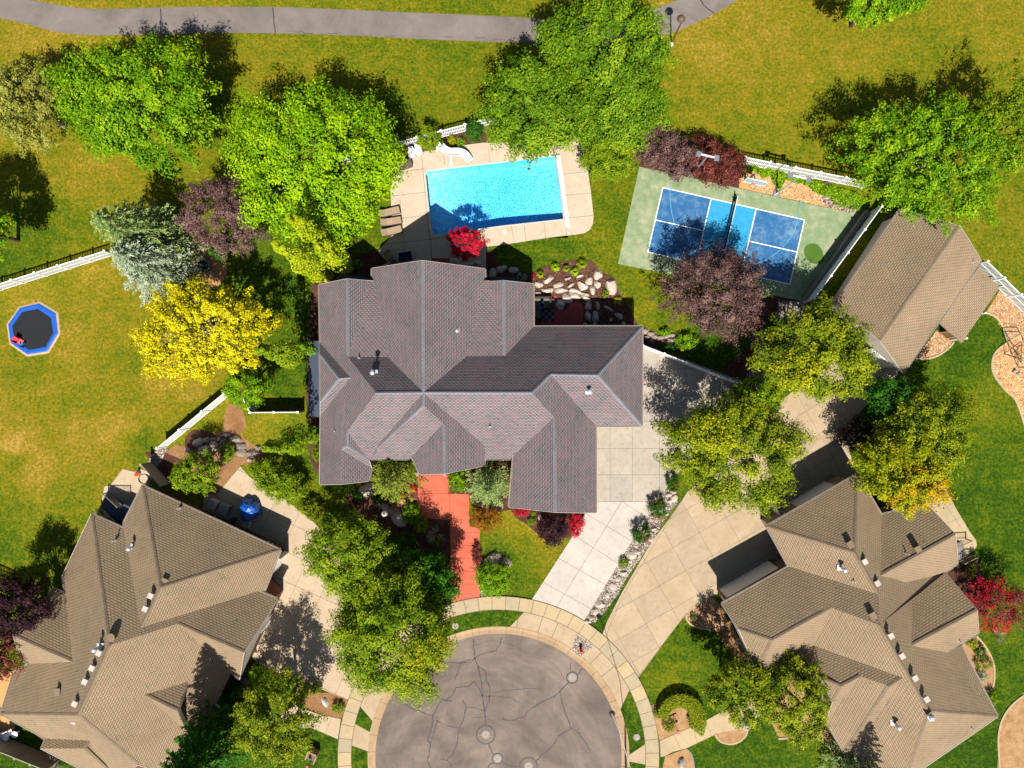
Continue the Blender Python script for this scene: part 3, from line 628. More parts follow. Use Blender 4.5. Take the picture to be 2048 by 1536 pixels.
# --- planting beds and gravel
def bed(pts, mat, z=.03, sm=0, name='planting_bed'):
    if sm: pts = smooth(pts, sm)
    mb = MB().prism([G(*p) for p in pts], 0, z); o = mb.build(name, MATS[mat]); tag(o, kind='structure'); return pts
bed(PP('1478,347 1490,335 1600,358 1700,385 1745,400 1722,430 1600,402.5 1510,383 1478,376'), 'bark_chips', .035)
bed(PP('1278,333 1290,300 1480,330 1478,376 1400,360'), 'mulch', .033)
bed(PP('1066,545 1075,540 1100,530 1125,523 1165,519 1185,522 1195,535 1205,545 1225,553 1235,575 1245,598 1262,620 1275,650 1300,668 1330,672 1350,690 1370,710 1330,700 1286,690 1270,700 1040,700 1040,560'), 'mulch', .028)
bed(PP('965,500 985,500 1000,530 1035,540 1062,548 1062,600 960,600'), 'mulch', .026)
slab('patio', PP('1040,620 1085,590 1112,592 1118,600 1110,612 1118,620 1128,622 1140,608 1152,603 1162,606 1167,614 1166,700 1040,700'), .05, 'conc_patio', .04)
bed(PP('690,520 745,500 760,505 775,525 745,560 640,590 640,560'), 'mulch', .024)
bed(PP('838,300 860,285 930,262 968,252 975,285 934,290 880,300'), 'mulch', .03)
bed(PP('740,310 845,285 838,300 792,330 770,360 740,350'), 'mulch', .029)
bed(PP('1025,1000 1060,1010 1100,1020 1175,1020 1166,1040 1140,1075 1090,1078 1068,1062 1050,1046 1032,1036 1015,1010'), 'mulch', .027)
bed(PP('842,1036 900,1040 900,1120 885,1160 860,1120 820,1090 760,1060 700,1020 690,985 740,960 836,960 836,1000'), 'mulch', .022)
bed(PP('616,870 640,860 650,960 637,950 622,925 618,895'), 'mulch', .02, 3)
bed(PP('900,950 935,940 1020,920 1020,1020 960,1030 938,990 900,985'), 'mulch', .021)
bed(PP('622,570 640,560 640,850 618,850 612,800 617,700'), 'mulch', .018)
bed(PP('380,500 412,478 440,490 452,520 450,550 435,572 412,580 390,570 370,540'), 'bed_tan', .03, 3)
bed(PP('1363.5,1230 1372,1218 1425,1190 1440,1210 1475,1270 1480,1330 1450,1290 1425,1255 1400,1256 1384,1250 1370,1240'), 'dirt', .03)
bed(PP('1302,1410 1327,1403 1350,1395 1378,1400 1396,1420 1404,1446 1360,1465 1319,1481 1312,1448'), 'bed_tan', .03)
bed(PP('1429,1468 1470,1460 1494,1460 1488,1472 1475,1484 1458,1487 1440,1482'), 'bed_tan', .07, 2)
bed(PP('1330,1512 1372,1497 1384,1510 1388,1560 1320,1560'), 'bed_tan', .04)
bed(PP('590,1390 600,1362 640,1385 660,1385 697,1399 688,1430 682,1437 640,1428 605,1412'), 'dirt', .03)
bed(PP('1832,716 1840,700 1855,690 1872,660 1905,684 1900,692 1880,708 1860,716 1845,718'), 'bed_tan', .03)
bed(PP('1970,626 2000,580 2060,620 2060,700 2014,682 2008,660 1998,640 1985,630'), 'bed_tan', .03, 0)
bed(PP('2060,664 2030,676 2000,695 1986,712 1983,735 1990,755 2010,780 2030,800 2045,840 2060,900'), 'bark_chips', .032, 0)
bed(PP('2060,1385 2040,1395 2018,1415 2003,1440 1996,1470 1996,1500 2000,1560 2060,1560'), 'bed_tan', .03, 3)
bed(PP('1925,1290 1950,1270 1968,1290 1982,1315 1988,1340 1986,1370 1978,1385 1960,1360'), 'bed_tan', .03, 3)
bed(PP('1880,1130 1950,1115 1960,1150 1985,1200 1940,1230 1900,1160'), 'mulch', .03, 3)
bed(PP('1600,1290 1700,1480 1720,1540 1690,1540 1660,1490 1640,1470 1560,1480 1540,1440'), 'bed_tan', .022, 0)
bed(PP('1480,1240 1520,1330 1490,1330 1455,1270'), 'mulch', .021)
bed(PP('310,902 330,905 380,925 385,985 340,970 305,930 290,905'), 'mulch', .025)
bed(PP('330,905 350,890 380,893 400,880 440,862 480,870 512,892 530,905 520,925 500,930 481,930 432,992 400,985 385,940'), 'dirt', .024)
bed(PP('455,812 480,815 492,850 470,875 448,862'), 'dirt', .02, 3)
bed(PP('370,890 385,860 430,868 435,900 400,915'), 'mulch', .028, 3)
bed(PP('1510,600 1570,590 1615,605 1600,640 1560,700 1500,745 1460,760 1440,740 1500,690'), 'mulch', .022)
bed(PP('-20,1350 30,1340 20,1400 -20,1430'), 'bark_chips', .03)
bed(PP('-20,1425 30,1440 30,1470 -20,1455'), 'bark_chips', .03)
slab('patio', PP('210,985 246,938 275,945 300,962 292,990 280,1060 215,1060 205,1010'), .04, 'conc_left', .04, joints=[((240,985),(300,1010))])
tag(MB().prism([G(*p) for p in PP('210,972 218,971 226,976 212,1006 204,1002')], 0, .05).build('stepping_slab', M['conc_left']), 'pale concrete slab beside the deck stairs of the left house', 'slab')
slab('patio', smooth(PP('384,535 392,505 412,492 436,498 450,512 454,545 440,566 412,577 392,565'), 3), .045, 'flagstone', .03)
# edging bands
def edging(pts, mat='conc_walk', w=.16, label='curved concrete edging round the planting bed', z=.09):
    mb = MB(); P_ = [G(*p) for p in smooth(pts, 5, False)]; n = len(P_); L = []
    for i, p in enumerate(P_):
        a = P_[max(i - 1, 0)]; b = P_[min(i + 1, n - 1)]; dx, dy = b[0] - a[0], b[1] - a[1]; l = math.hypot(dx, dy) or 1
        nx, ny = dy / l * w / 2, -dx / l * w / 2; L += [(p[0] + nx, p[1] + ny, 0), (p[0] + nx, p[1] + ny, z), (p[0] - nx, p[1] - ny, z), (p[0] - nx, p[1] - ny, 0)]
    fs = []
    for i in range(n - 1):
        for k in range(3): fs.append((4 * i + k, 4 * i + k + 1, 4 * i + 5 + k, 4 * i + 4 + k))
    mb.add(L, fs); tag(mb.build('garden_edging', MATS[mat]), label, 'edging')
edging(PP('1831,716 1845,718.5 1860,716.5 1880,709 1900,693 1907,684'), label='curved pale edging round the bed beside the shed lean-to')
edging(PP('1971,626 1985,631 1998,642 2008,662 2014,683'), label='curved tan edging right of the shed lean-to')
edging(PP('2045,668 2030,676 2000,695 1986,712 1983,735 1990,755 2010,780 2030,800 2045,840 2056,880'), label='pale edging around the play area bark at the right edge')
edging(PP('2060,1385 2040,1395 2018,1415 2003,1440 1996,1470 1996,1500 2000,1560'), 'conc_walk', label='curved edging of the bed at the lower right corner')
edging(PP('1952,1272 1968,1290 1982,1315 1988,1340 1986,1370 1978,1386'), label='curved edging beside the right wall of the right house')
edging(PP('1372,1228 1374,1240 1384,1250 1400,1256 1420,1258'), label='curved edging of the tan bed at the driveway bend')
edging(PP('1429,1468 1440,1482 1458,1487.5 1475,1484 1490,1472 1495,1460'), label='half round edging of the bed beside the right front walk')
edging(PP('1372,1497 1382,1508 1387,1530 1386,1560'), 'conc_grey', label='grey edging of the bed at the bottom edge')
edging(PP('1556,1477 1580,1475 1612,1468 1632,1475 1655,1490 1668,1515 1672,1560'), label='pale edging of the bed in front of the right house')
edging(PP('1327,1405 1345,1402 1368,1406 1385,1420'), 'conc_grey', label='edging under the clipped crescent hedge')
print('ground done')
# ------------------------------------------------------------------ houses
def solve(V, F, rot, pitch, eave, fixed):
    names = list(V); idx = {n: i for i, n in enumerate(names)}; A = []; b = []; n = len(names); m = len(F)
    base = {'N': 90, 'E': 0, 'S': -90, 'W': 180}
    for fi, f in enumerate(F):
        p = f[2] if len(f) > 2 else pitch; a = R(base[f[0][0]] + rot); d = np.array([math.cos(a), math.sin(a)])
        for v in f[1].split():
            r = np.array([(V[v][0] - 1024) / PPM, (768 - V[v][1]) / PPM]); q = float(d @ r)
            row = np.zeros(n + m); row[idx[v]] = 1 - p * q / CAMH; row[n + fi] = -1; A.append(row); b.append(-p * q)
    for v in fixed.split():
        row = np.zeros(n + m); row[idx[v]] = 3; A.append(row); b.append(3 * eave)
    x, *_ = np.linalg.lstsq(np.array(A), np.array(b), rcond=None)
    return {v: float(x[idx[v]]) for v in names}
def make_house(name, label, cat, V, F, rot, pitch, eave, fixed, base_px, shm, capm, fascia='trim', capw=.16):
    Z = solve(V, F, rot, pitch, eave, fixed); faces = [f for f in F if '!' not in f[0]]
    bx, by = G(*base_px, eave); h = thing(name, label, cat, (bx, by, 0))
    P = {v: Vector((*G(V[v][0], V[v][1], Z[v]), Z[v])) for v in V}
    base = {'N': 90, 'E': 0, 'S': -90, 'W': 180}
    mb = MB(); info = []; edges = {}
    for fi, f in enumerate(faces):
        vs = f[1].split(); pts = [P[v] for v in vs]; a = R(base[f[0][0]] + rot); d = Vector((math.cos(a), math.sin(a), 0)); u = Vector((-d.y, d.x, 0))
        p = f[2] if len(f) > 2 else pitch; sl = math.sqrt(1 + p * p)
        ar = sum(pts[i].x * pts[(i + 1) % len(pts)].y - pts[(i + 1) % len(pts)].x * pts[i].y for i in range(len(pts)))
        if ar < 0: vs = vs[::-1]; pts = pts[::-1]
        mb.add([tuple(q) for q in pts], [tuple(range(len(pts)))], 0, [[(q.dot(u), -q.dot(d) * sl) for q in pts]])
        nrm = Vector((d.x * p, d.y * p, 1)).normalized(); cen = sum(pts, Vector()) / len(pts)
        info.append((vs, pts, nrm, cen, [V[v] for v in vs]))
        for i in range(len(vs)):
            k = tuple(sorted((vs[i], vs[(i + 1) % len(vs)]))); edges.setdefault(k, []).append((fi, vs[i], vs[(i + 1) % len(vs)]))
    roof = rel(mb, 'roof', MATS[shm], h); roof.data.normals_split_custom_set([tuple(inf[2]) for inf in info for _ in inf[0]]); mc = MB(); mf = MB(); mg = MB()
    for k, L in edges.items():
        a, b = P[k[0]], P[k[1]]; e = (b - a); ln = e.length
        if ln < .15: continue
        e.normalize()
        if len(L) == 2:
            n1, c1 = info[L[0][0]][2], info[L[0][0]][3]; n2, c2 = info[L[1][0]][2], info[L[1][0]][3]
            if n1.dot(n2) > .999: continue
            if (c1 - a).dot(n2) < -.02 and (c2 - a).dot(n1) < -.02:   # ridge or hip
                for nn, cc in ((n1, c1), (n2, c2)):
                    t = nn.cross(e); t = t if t.dot(cc - (a + b) / 2) > 0 else -t; t.normalize()
                    up = Vector((0, 0, .03)); ns = max(1, int(ln / .28))
                    q = [a + up, b + up, b + t * capw + nn * .022, a + t * capw + nn * .022]
                    if (q[1] - q[0]).cross(q[2] - q[1]).z < 0: q = q[::-1]
                    mc.add(q, [(0, 1, 2, 3)])
        else:
            fi, va, vb = L[0]; m = ((V[va][0] + V[vb][0]) / 2, (V[va][1] + V[vb][1]) / 2); dx, dy = V[vb][0] - V[va][0], V[vb][1] - V[va][1]; l = math.hypot(dx, dy)
            # outward is to the right of travel for CCW in world (image y flips)
            ox, oy = m[0] - dy / l * 3, m[1] + dx / l * 3
            step = False
            if any(inside((ox, oy), inf[4]) for j, inf in enumerate(info) if j != fi): 
                step = True
                zc = (a.z + b.z) / 2; others = [inf for j, inf in enumerate(info) if j != fi and inside((ox, oy), inf[4])]
                inf = others[0]; pw = Vector((*G(ox, oy, zc), 0)); zo = inf[3].z - ((pw.x - inf[3].x) * inf[2].x + (pw.y - inf[3].y) * inf[2].y) / inf[2].z
                if zo > zc - .25: continue
            A_, B_ = P[va], P[vb]; out = Vector((B_.y - A_.y, A_.x - B_.x, 0)).normalized()
            level = abs(A_.z - B_.z) < .35
            zb = (lambda q: q.z - .22) if level else (lambda q: (q.z - .5 if step else min(q.z - .22, eave - .1)))
            mf.add([(A_.x, A_.y, zb(A_)), (B_.x, B_.y, zb(B_)), tuple(B_), tuple(A_)], [(0, 1, 2, 3)])
            th = .10 if level else .055; w1 = A_ + out * th; w2 = B_ + out * th; up = .01 if level else .03
            if level:
                for (o1, o2) in ((0.012, .03), (.085, .103)):
                    s1, s2 = A_ + out * o1, B_ + out * o1; r1, r2 = A_ + out * o2, B_ + out * o2
                    mg.add([(s1.x, s1.y, A_.z), (s2.x, s2.y, B_.z), (r2.x, r2.y, B_.z), (r1.x, r1.y, A_.z), (s1.x, s1.y, A_.z - .13), (s2.x, s2.y, B_.z - .13), (r2.x, r2.y, B_.z - .13), (r1.x, r1.y, A_.z - .13)], [(3, 2, 1, 0), (0, 1, 5, 4), (2, 3, 7, 6)])
                s1, s2 = A_ + out * .03, B_ + out * .03; r1, r2 = A_ + out * .085, B_ + out * .085
                mg.add([(s1.x, s1.y, A_.z - .11), (s2.x, s2.y, B_.z - .11), (r2.x, r2.y, B_.z - .11), (r1.x, r1.y, A_.z - .11)], [(3, 2, 1, 0)], 1)
            elif not step:
                s1, s2 = A_ + out * .005, B_ + out * .005
                mg.add([(s1.x, s1.y, A_.z + up), (s2.x, s2.y, B_.z + up), (w2.x, w2.y, B_.z + up), (w1.x, w1.y, A_.z + up), (w1.x, w1.y, A_.z - .2), (w2.x, w2.y, B_.z - .2)], [(3, 2, 1, 0), (3, 4, 5, 2)])
    rel(mc, 'ridge_cap', MATS[capm], h); rel(mf, 'fascia', MATS[fascia], h); rel(mg, 'gutter', [MATS['trim'], MATS['wood_brown']], h)
    return h, roof, info, Z
def walls(h, pts_px, eave, mat, name='wall', z0=0.0):
    w = [G(*p, eave) for p in pts_px]; return rel(MB().prism(w, z0, eave - .16), name, MATS[mat], h)
def roof_at(info, px, py):
    for vs, pts, n, c, im in info:
        if inside((px, py), im):
            r = Vector(((px - 1024) / PPM, (768 - py) / PPM, 0)); o = Vector((0, 0, CAMH)); d = r - o
            t = (c - o).dot(n) / d.dot(n); return o + d * t, n
    return Vector((*G(px, py, 6), 6)), Vector((0, 0, 1))
def vent(h, roof, info, px, py, kind, rot=0, label=None):
    p, n = roof_at(info, px, py); lp = p - Vector(h.location); a = R(rot)
    mb = MB()
    if kind == 'box':
        mb.box((lp.x, lp.y, lp.z + .10), (.34, .36, .28), a, taper=1); mb.box((lp.x, lp.y, lp.z + .26), (.42, .46, .05), a); m = 'conc_white'; nm = 'box_vent'
    elif kind == 'tanbox':
        mb.box((lp.x, lp.y, lp.z + .10), (.4, .5, .3), a); mb.box((lp.x, lp.y, lp.z + .27), (.5, .6, .05), a); m = 'cap_tan'; nm = 'box_vent'
    elif kind == 'pipe':
        mb.tube([lp - Vector((0, 0, .1)), lp + Vector((0, 0, .42))], .045, 8); mb.lathe(tuple(lp), [(.13, .0), (.05, .14)], 10); m = 'galv'; nm = 'vent_pipe'
    elif kind == 'flue':
        mb.box((lp.x, lp.y, lp.z + .03), (.55, .5, .03), a); mb.tube([lp, lp + Vector((0, 0, .9))], .09, 10); mb.lathe(tuple(lp), [(.19, .82), (.2, .95), (.12, 1.03), (0, 1.06)], 14); m = 'galv'; nm = 'flue_pipe'
    elif kind == 'drum':
        mb.lathe(tuple(lp), [(.32, -.3), (.32, .55), (.34, .55), (.34, .62), (0, .66)], 20); m = 'cap_tan'; nm = 'chimney'
    elif kind == 'dome':
        mb.box((lp.x, lp.y, lp.z + .06), (.5, .5, .12), a); mb.lathe((lp.x, lp.y, lp.z + .1), [(.24, 0), (.22, .14), (.12, .24), (0, .27)], 16); m = 'galv'; nm = 'roof_vent'
    # parent to roof (roof mesh is already relative to the house)
    o = mb.build(nm, MATS[m], roof)
    if label: o['label'] = label
    return o
exec_data_M = dict(
 a=(744,537),b=(845,521.6),c=(969.8,538),d=(744,560.5),e=(970,563.5),f=(735,561.8),g=(748,562.5),h=(693.6,558.3),i=(638,569.5),
 j=(695.8,713),k=(776,714),l=(752,786),m=(847,785),n=(966,564),o=(979,563.5),p=(933.4,712.5),q=(1008.6,712),r=(1007.2,561.8),s=(1067,568),t=(1067,653.4),
 u=(1284.6,653),v=(1195.5,750),w=(1101,749),x=(1064,785),y=(1283.5,851),z=(1191.5,851.6),A=(1192,1025.5),B=(1110.7,1024),C=(1108,835),D=(1018,1014),E=(1027,910),
 F=(969,918),G=(969,891),Hh=(969,931),I=(889.7,947),J=(887,847.5),K=(847,811),L=(822.7,913),M=(839,949),N=(753,899.5),O=(757,888.5),P=(694.5,862),Q=(694,892),R=(738,921),
 T=(683,899),U=(683,968),V=(639.5,969),W=(737,962),X=(743,937),aa=(640.5,686),ab=(701,755),ac=(678,757),ad=(640,708),ae=(641,803),af=(641,832),O2=(743,918),N2=(741,918),L2=(816,918),E2=(1022,918))
MF=[('W','a b m k g d'),('E','b c e n p m'),('N','g k j f',.34),('N','n o q p',.34),('E','h j f'),('W','h i aa ab l j'),
 ('N','j k m l'),('N','p q t u v w x m'),('W','r q o'),('E','r s t q'),('S','w v y z'),('E','u v y'),('E','x w z A B C'),('S','m x C E E2 F G'),('W','B C E D'),
 ('E','K J I Hh F G m'),('W','J L M I'),('S','K J L L2 N2 N'),('W','m K N N2 O'),('S','l m O O2 R P'),
 ('E','P Q R'),('W','l ab af V U T Q P'),('S','Q T X R'),('E','T U W X'),('N','aa ab ac ad'),('W','ad ac ae'),('S','ab ac ae af')]
mh, mroof, minfo, mz = make_house('house', 'large central house with grey and pink shingled roof beside the pool', 'house', exec_data_M, MF, 0, 1.0, 4.25, 'a c d e i s t u y z A D V aa u F Hh', (900, 790), 'shingle_grey', 'cap_grey')
walls(mh, PP('652,585 690,580 735,578 758,576 758,550 955,550 955,578 1055,580 1055,665 1272,665 1272,840 1180,840 1180,1008 1032,1008 1032,905 958,905 958,905 885,905 885,922 845,922 845,905 735,905 735,950 652,950 652,840 652,700'), 4.2, 'stucco_tan')
for px_, k_, r_ in (((913,662),'dome',0),((749,746),'flue',0),((718,716),'pipe',0),((1177,783),'flue',0),((980,853),'pipe',0),((671,862),'pipe',0)): vent(mh, mroof, minfo, *px_, k_, r_)
# bay pieces of the main house
mb = MB(); mb.prism([G(*p, 3.2) for p in PP('617,682 642,682 642,834 617,834')], .0, 3.2); rel(mb, 'side_bay', MATS['navy_roof'], mh)
for pts, nm in ((PP('672,560 678,552 727,552 735,561 735,575 672,575'), 'bay_window'), (PP('978,566 986,555 1032,556 1040,566 1040,580 978,580'), 'bay_window'),):
    mb = MB(); mb.prism([G(*p, 3.0) for p in pts], 0, 3.0); mb.prism([G(*p, 3.05) for p in shrink(pts, 1.06)], 3.0, 3.12, 1); rel(mb, nm, [MATS['stucco_tan'], MATS['navy_roof']], mh)
# front porch roof piece
mb = MB(); mb.prism([G(*p, 3.6) for p in PP('834,936 898,936 898,948 870,949 836,950')], 3.4, 3.6); 
for x in (840, 893): mb.box((*G(x, 944, 1.7), 1.7), (.3, .3, 3.4), mi=1)
rel(mb, 'porch', [MATS['cap_grey'], MATS['stucco_tan']], mh)
# ---- left house
LVv=dict(a=(183.2,1028),b=(123,1156.5),c=(131,1187),d=(247.5,1056.7),e=(281.7,1255.5),f=(218.8,1291),g=(284.5,971),h=(247.5,1045),i=(321,1175.5),j=(561,1100),k=(528.5,1182.5),l=(517.5,1182),m=(555,1198),n=(488,1304.7),o=(355.5,1247.5),
 p=(105.3,1177.5),q=(27,1271.5),r=(145,1323.5),s=(54.7,1328),t=(41,1317),u=(156,1430.5),v=(0,1428),w=(26,1345),x=(90.5,1477),y=(82,1497),z=(478.5,1359.5),A=(459.5,1343),B=(428.5,1409.5),C=(443,1417),D=(392,1484),E=(377,1471),
 F=(270.7,1380),G=(378,1358),Hh=(355.5,1422),J=(276,1529),L=(178,1481),M=(170,1497),N=(235,1560),O=(160,1537),R=(340,1550))
LF=[('W','a b c r s w v u f'),('N','a d e f'),('W','g h d e i'),('N','g i j'),('E','i j k l e'),('N','l m n o f e'),('E','f o A B C D R J u'),('S','o n z A'),('N','p c r q'),('S','q r s t'),
 ('N','F G Hh'),('S','F Hh E'),('S','u v x L N J'),('N','x L M y'),('S','y M N O'),('E','L M N'),('E!','F G E f u')]
lh, lroof, linfo, lz = make_house('house', 'tan roofed neighbouring house in the lower left corner', 'house', LVv, LF, -25, .7, 3.0, 'a d g h j k l m p z A B', (280, 1250), 'shingle_tan', 'cap_tan')
walls(lh, PP('192,1042 245,1066 262,1060 288,990 545,1108 520,1170 545,1200 475,1348 450,1350 420,1415 380,1470 300,1580 160,1525 95,1490 10,1430 32,1350 60,1320 38,1275 105,1190 125,1180 130,1160'), 3.0, 'brick_brown')
for px_, k_, r_ in (((359,1016),'pipe',0),((230,1081),'pipe',0),((268,1093),'flue',0),((331,1162),'tanbox',-25),((304,1190),'box',-25),((293,1216),'box',-25),((230,1270),'drum',0),((201,1292),'flue',0),((201,1304),'box',-25),((187,1334),'box',-25),((173,1361),'box',-25),((153,1405),'box',-25),((151,1440),'box',-25),((118,1381),'tanbox',0)): vent(lh, lroof, linfo, *px_, k_, r_)
# ---- right house
RV=dict(a=(1715,948),b=(1533,1052.5),c=(1709.5,1105.5),d=(1762.8,1029),e=(1761.4,1151),f=(1757.5,1189),g=(1577.5,1133),h=(1443,1207.6),i=(1477,1258),j=(1544,1280.5),k=(1663,1215.5),l=(1758.7,1250),
 m=(1851.7,1007.5),n=(1910.5,1069),o=(1915.4,1127),p=(1890,1145.6),q=(1813,1164.7),r=(1824,1179),s=(1890,1145),t=(1954,1221),u=(1823,1291),v=(1957,1266.4),w=(1891,1304.5),
 x=(1995,1433),y=(1857,1422),z=(1922.8,1291),A=(1515,1343),B=(1601,1304.5),C=(1628,1291),D=(1805,1355.5),E=(1778,1372.5),F=(1720.4,1352.5),G=(1682,1373),Hh=(1641,1355),I=(1665.7,1403),J=(1652,1443),K=(1689,1505.7),L=(1715,1493),M=(1708,1498),
 y2=(1820,1536),y3=(1726,1536),y4=(1790,1575))
RF=[('N','a b c'),('E','a d e l f c'),('W','b c f g'),('N','g f l k j i h'),('N','d m n e'),('S','n o p q e'),('N','r s t u'),('S','t v w u'),('W','i j A'),('S','j k C B A'),('W','k l y D C'),
 ('E','l e q p s r u w z x y'),('N','B C D E F G Hh'),('W','Hh G I'),('S','G F J I'),('W','F E K J'),('S','E D L K'),('W','D y y2 y3 M L'),('S','y x y4 y2')]
rh, rroof, rinfo, rz_ = make_house('house', 'tan roofed neighbouring house in the lower right corner', 'house', RV, RF, 29.7, .7, 3.85, 'a b d g h m o p s v w z x B K', (1720, 1250), 'shingle_tan', 'cap_tan')
walls(rh, PP('1712,962 1552,1055 1584,1110 1590,1140 1462,1212 1510,1290 1520,1335 1600,1300 1650,1410 1655,1440 1690,1492 1715,1500 1740,1560 1800,1560 1978,1428 1915,1300 1945,1262 1940,1225 1890,1160 1900,1120 1895,1075 1845,1020 1768,1045'), 3.85, 'stucco_tan')
for px_, k_, r_ in (((1698,1088),'tanbox',30),((1727,1122),'box',30),((1680,1135),'flue',0),((1706,1162),'pipe',0),((1752,1165),'box',30),((1812,1107),'pipe',0),((1833,1098),'tanbox',30),((1743,1230),'tanbox',30),((1779,1270),'box',30),((1801,1310),'box',30),((1827,1354),'box',30),((1850,1396),'box',30),((1787,1445),'flue',0),((1861,1434),'dome',30),((1918,1282),'pipe',0),((1942,1456),'pipe',0)): vent(rh, rroof, rinfo, *px_, k_, r_)
# lower entry roofs of the right house
mb = MB()
def lowroof(parent, pts, z1, z2, eave_px, mat='shingle_tan'):
    pass
def flatroof(h, pts, zs, mat, name, rot, asp='N'):
    vs = [Vector((*G(*p, z), z)) for p, z in zip(pts, zs)]; a = R({'N': 90, 'E': 0, 'S': -90, 'W': 180}[asp] + rot); d = Vector((math.cos(a), math.sin(a), 0)); u = Vector((-d.y, d.x, 0))
    ar = sum(vs[i].x * vs[(i + 1) % len(vs)].y - vs[(i + 1) % len(vs)].x * vs[i].y for i in range(len(vs)))
    if ar < 0: vs = vs[::-1]
    mb = MB().add(vs, [tuple(range(len(vs)))], 0, [[(q.dot(u), -q.dot(d) * 1.17) for q in vs]]); n = len(vs)
    mb.add([(q.x, q.y, q.z - .18) for q in vs] + [tuple(q) for q in vs], [(i, (i + 1) % n, n + (i + 1) % n, n + i) for i in range(n)], 1)
    return rel(mb, name, [MATS[mat], MATS['stucco_tan']], h)
flatroof(rh, PP('1473,1283 1487,1272 1514,1322 1497,1318 1478,1298'), (2.9, 3.4, 3.4, 2.9, 2.9), 'shingle_tan', 'porch_roof', 29.7, 'N')
flatroof(rh, PP('1497,1318 1514,1322 1522,1345 1512,1347'), (2.9, 3.4, 3.0, 2.7), 'shingle_tan', 'porch_roof', 29.7, 'W')
flatroof(rh, PP('1625,1366 1641,1358 1667,1405 1631,1427 1610,1420'), (2.6, 3.4, 3.4, 2.6, 2.4), 'shingle_tan', 'entry_roof', 29.7, 'N')
flatroof(rh, PP('1631,1427 1667,1407 1680,1430 1652,1443 1637,1450'), (3.0, 3.5, 3.2, 2.8, 2.6), 'shingle_tan', 'entry_roof', 29.7, 'S')
# garage doors and gates standing in front of the walls
def panel(h, a_px, b_px, z0, z1, mat, name, th=.06, off=.05, frame=None):
    a, b = G(*a_px), G(*b_px); dx, dy = b[0] - a[0], b[1] - a[1]; L = math.hypot(dx, dy); mb = MB()
    mb.box(((a[0] + b[0]) / 2, (a[1] + b[1]) / 2, (z0 + z1) / 2), (L, th, z1 - z0), math.atan2(dy, dx))
    if frame:
        for t in (0, 1):
            q = lerp(a, b, t); mb.box((q[0], q[1], (z0 + z1) / 2), (.14, th + .06, z1 - z0), math.atan2(dy, dx), 1)
        mb.box(((a[0] + b[0]) / 2, (a[1] + b[1]) / 2, z1 + .07), (L + .14, th + .06, .14), math.atan2(dy, dx), 1)
    return rel(mb, name, [MATS[mat], MATS[frame or mat]], h)
# right house garage doors, side wall etc. (ground pixels, wall foot)
def gp(px, py, z): k = 1 - z / CAMH; return (1024 + (px - 1024) * k, 768 + (py - 768) * k)
print('houses done')
# ------------------------------------------------------------------ vegetation
def unit(rng, n):
    v = rng.normal(size=(n, 3)); return v / np.linalg.norm(v, axis=1)[:, None]
def leafquads(P, Nn, size, rng, asp=.62, tan=None):
    n = len(P); t = unit(rng, n) if tan is None else tan
    t = t - Nn * (t * Nn).sum(1)[:, None]; t /= np.linalg.norm(t, axis=1)[:, None] + 1e-9; b = np.cross(Nn, t)
    s = (size * rng.uniform(.6, 1.35, n))[:, None]; t = t * s * .5; b = b * s * .5 * asp
    V = np.stack([P - t, P - b + t * .1, P + t, P + b + t * .1], 1).reshape(-1, 3); F = np.arange(4 * n).reshape(n, 4); return V, F
def crown(name, parent, mat, c, rad, nleaf, size, seed, nclump=60, spread=.27, bottom=-.35, up=.42, lobes=.16, clump_out=(.62, 1.0), flat=.75, fill=.2, stretch=1.8):
    size = size * .8; nleaf = int(nleaf * 1.45)
    rng = np.random.default_rng(seed); c = np.array(c); rad = np.array(rad); nclump = int(nclump * 2.3); spread = spread * .62
    d = unit(rng, nclump * 4); d = d[d[:, 2] > bottom][:nclump]; k = len(d); ph = rng.uniform(0, 6.28, 4)
    def lobe(d):
        az = np.arctan2(d[:, 1], d[:, 0]); return 1 + lobes * (np.sin(2 * az + ph[0]) * .4 + np.sin(3 * az + ph[1]) * .35 + np.sin(5 * az + ph[2]) * .35 + np.sin(8 * az + ph[3]) * .25 + .5 * np.sin(4 * d[:, 2] + 3 * az + ph[1]))
    cc = d * rad * (lobe(d) * rng.uniform(*clump_out, k) ** .7)[:, None]
    cr = rad.mean() * spread * rng.uniform(.5, 1.3, k); w = cr ** 2 * (1 + .6 * d[:, 2]); w /= w.sum()
    n1 = int(nleaf * (1 - fill)); idx = rng.choice(k, n1, p=w); u = unit(rng, n1); rr = rng.uniform(0, 1, n1) ** .4
    off = u * (cr[idx] * rr)[:, None] * np.array([1, 1, flat]); al = (off * d[idx]).sum(1)[:, None] * d[idx]; off = off + al * (stretch - 1)
    P = cc[idx] + off; ct = rng.uniform(.1, .9, k); tint = ct[idx] * .5 + rng.uniform(0, .5, n1) + .12 * (al * d[idx]).sum(1) / cr[idx]
    n2 = nleaf - n1
    if n2 > 0:
        d2 = unit(rng, n2 * 3); d2 = d2[d2[:, 2] > bottom][:n2]; n2 = len(d2); P2 = d2 * rad * (lobe(d2) * (.84 + .10 * np.sin(d2[:, 0] * 9 + ph[2]) * np.sin(d2[:, 1] * 9 + ph[3]) + rng.uniform(-.12, .05, n2)))[:, None]
        P = np.concatenate([P, P2]); tint = np.concatenate([tint, rng.uniform(0, .75, n2)]); u = np.concatenate([u, unit(rng, n2)])
    n = len(P); Nn = (P / rad) * .45 + u * .3 + np.array([0, 0, up]) + unit(rng, n) * .5; Nn /= np.linalg.norm(Nn, axis=1)[:, None]
    V, F = leafquads(P, Nn, size, rng)
    o = np_mesh(name, V + c, F, MATS[mat], parent, np.repeat(np.clip(tint, 0, 1), 4)); return o, cc + c
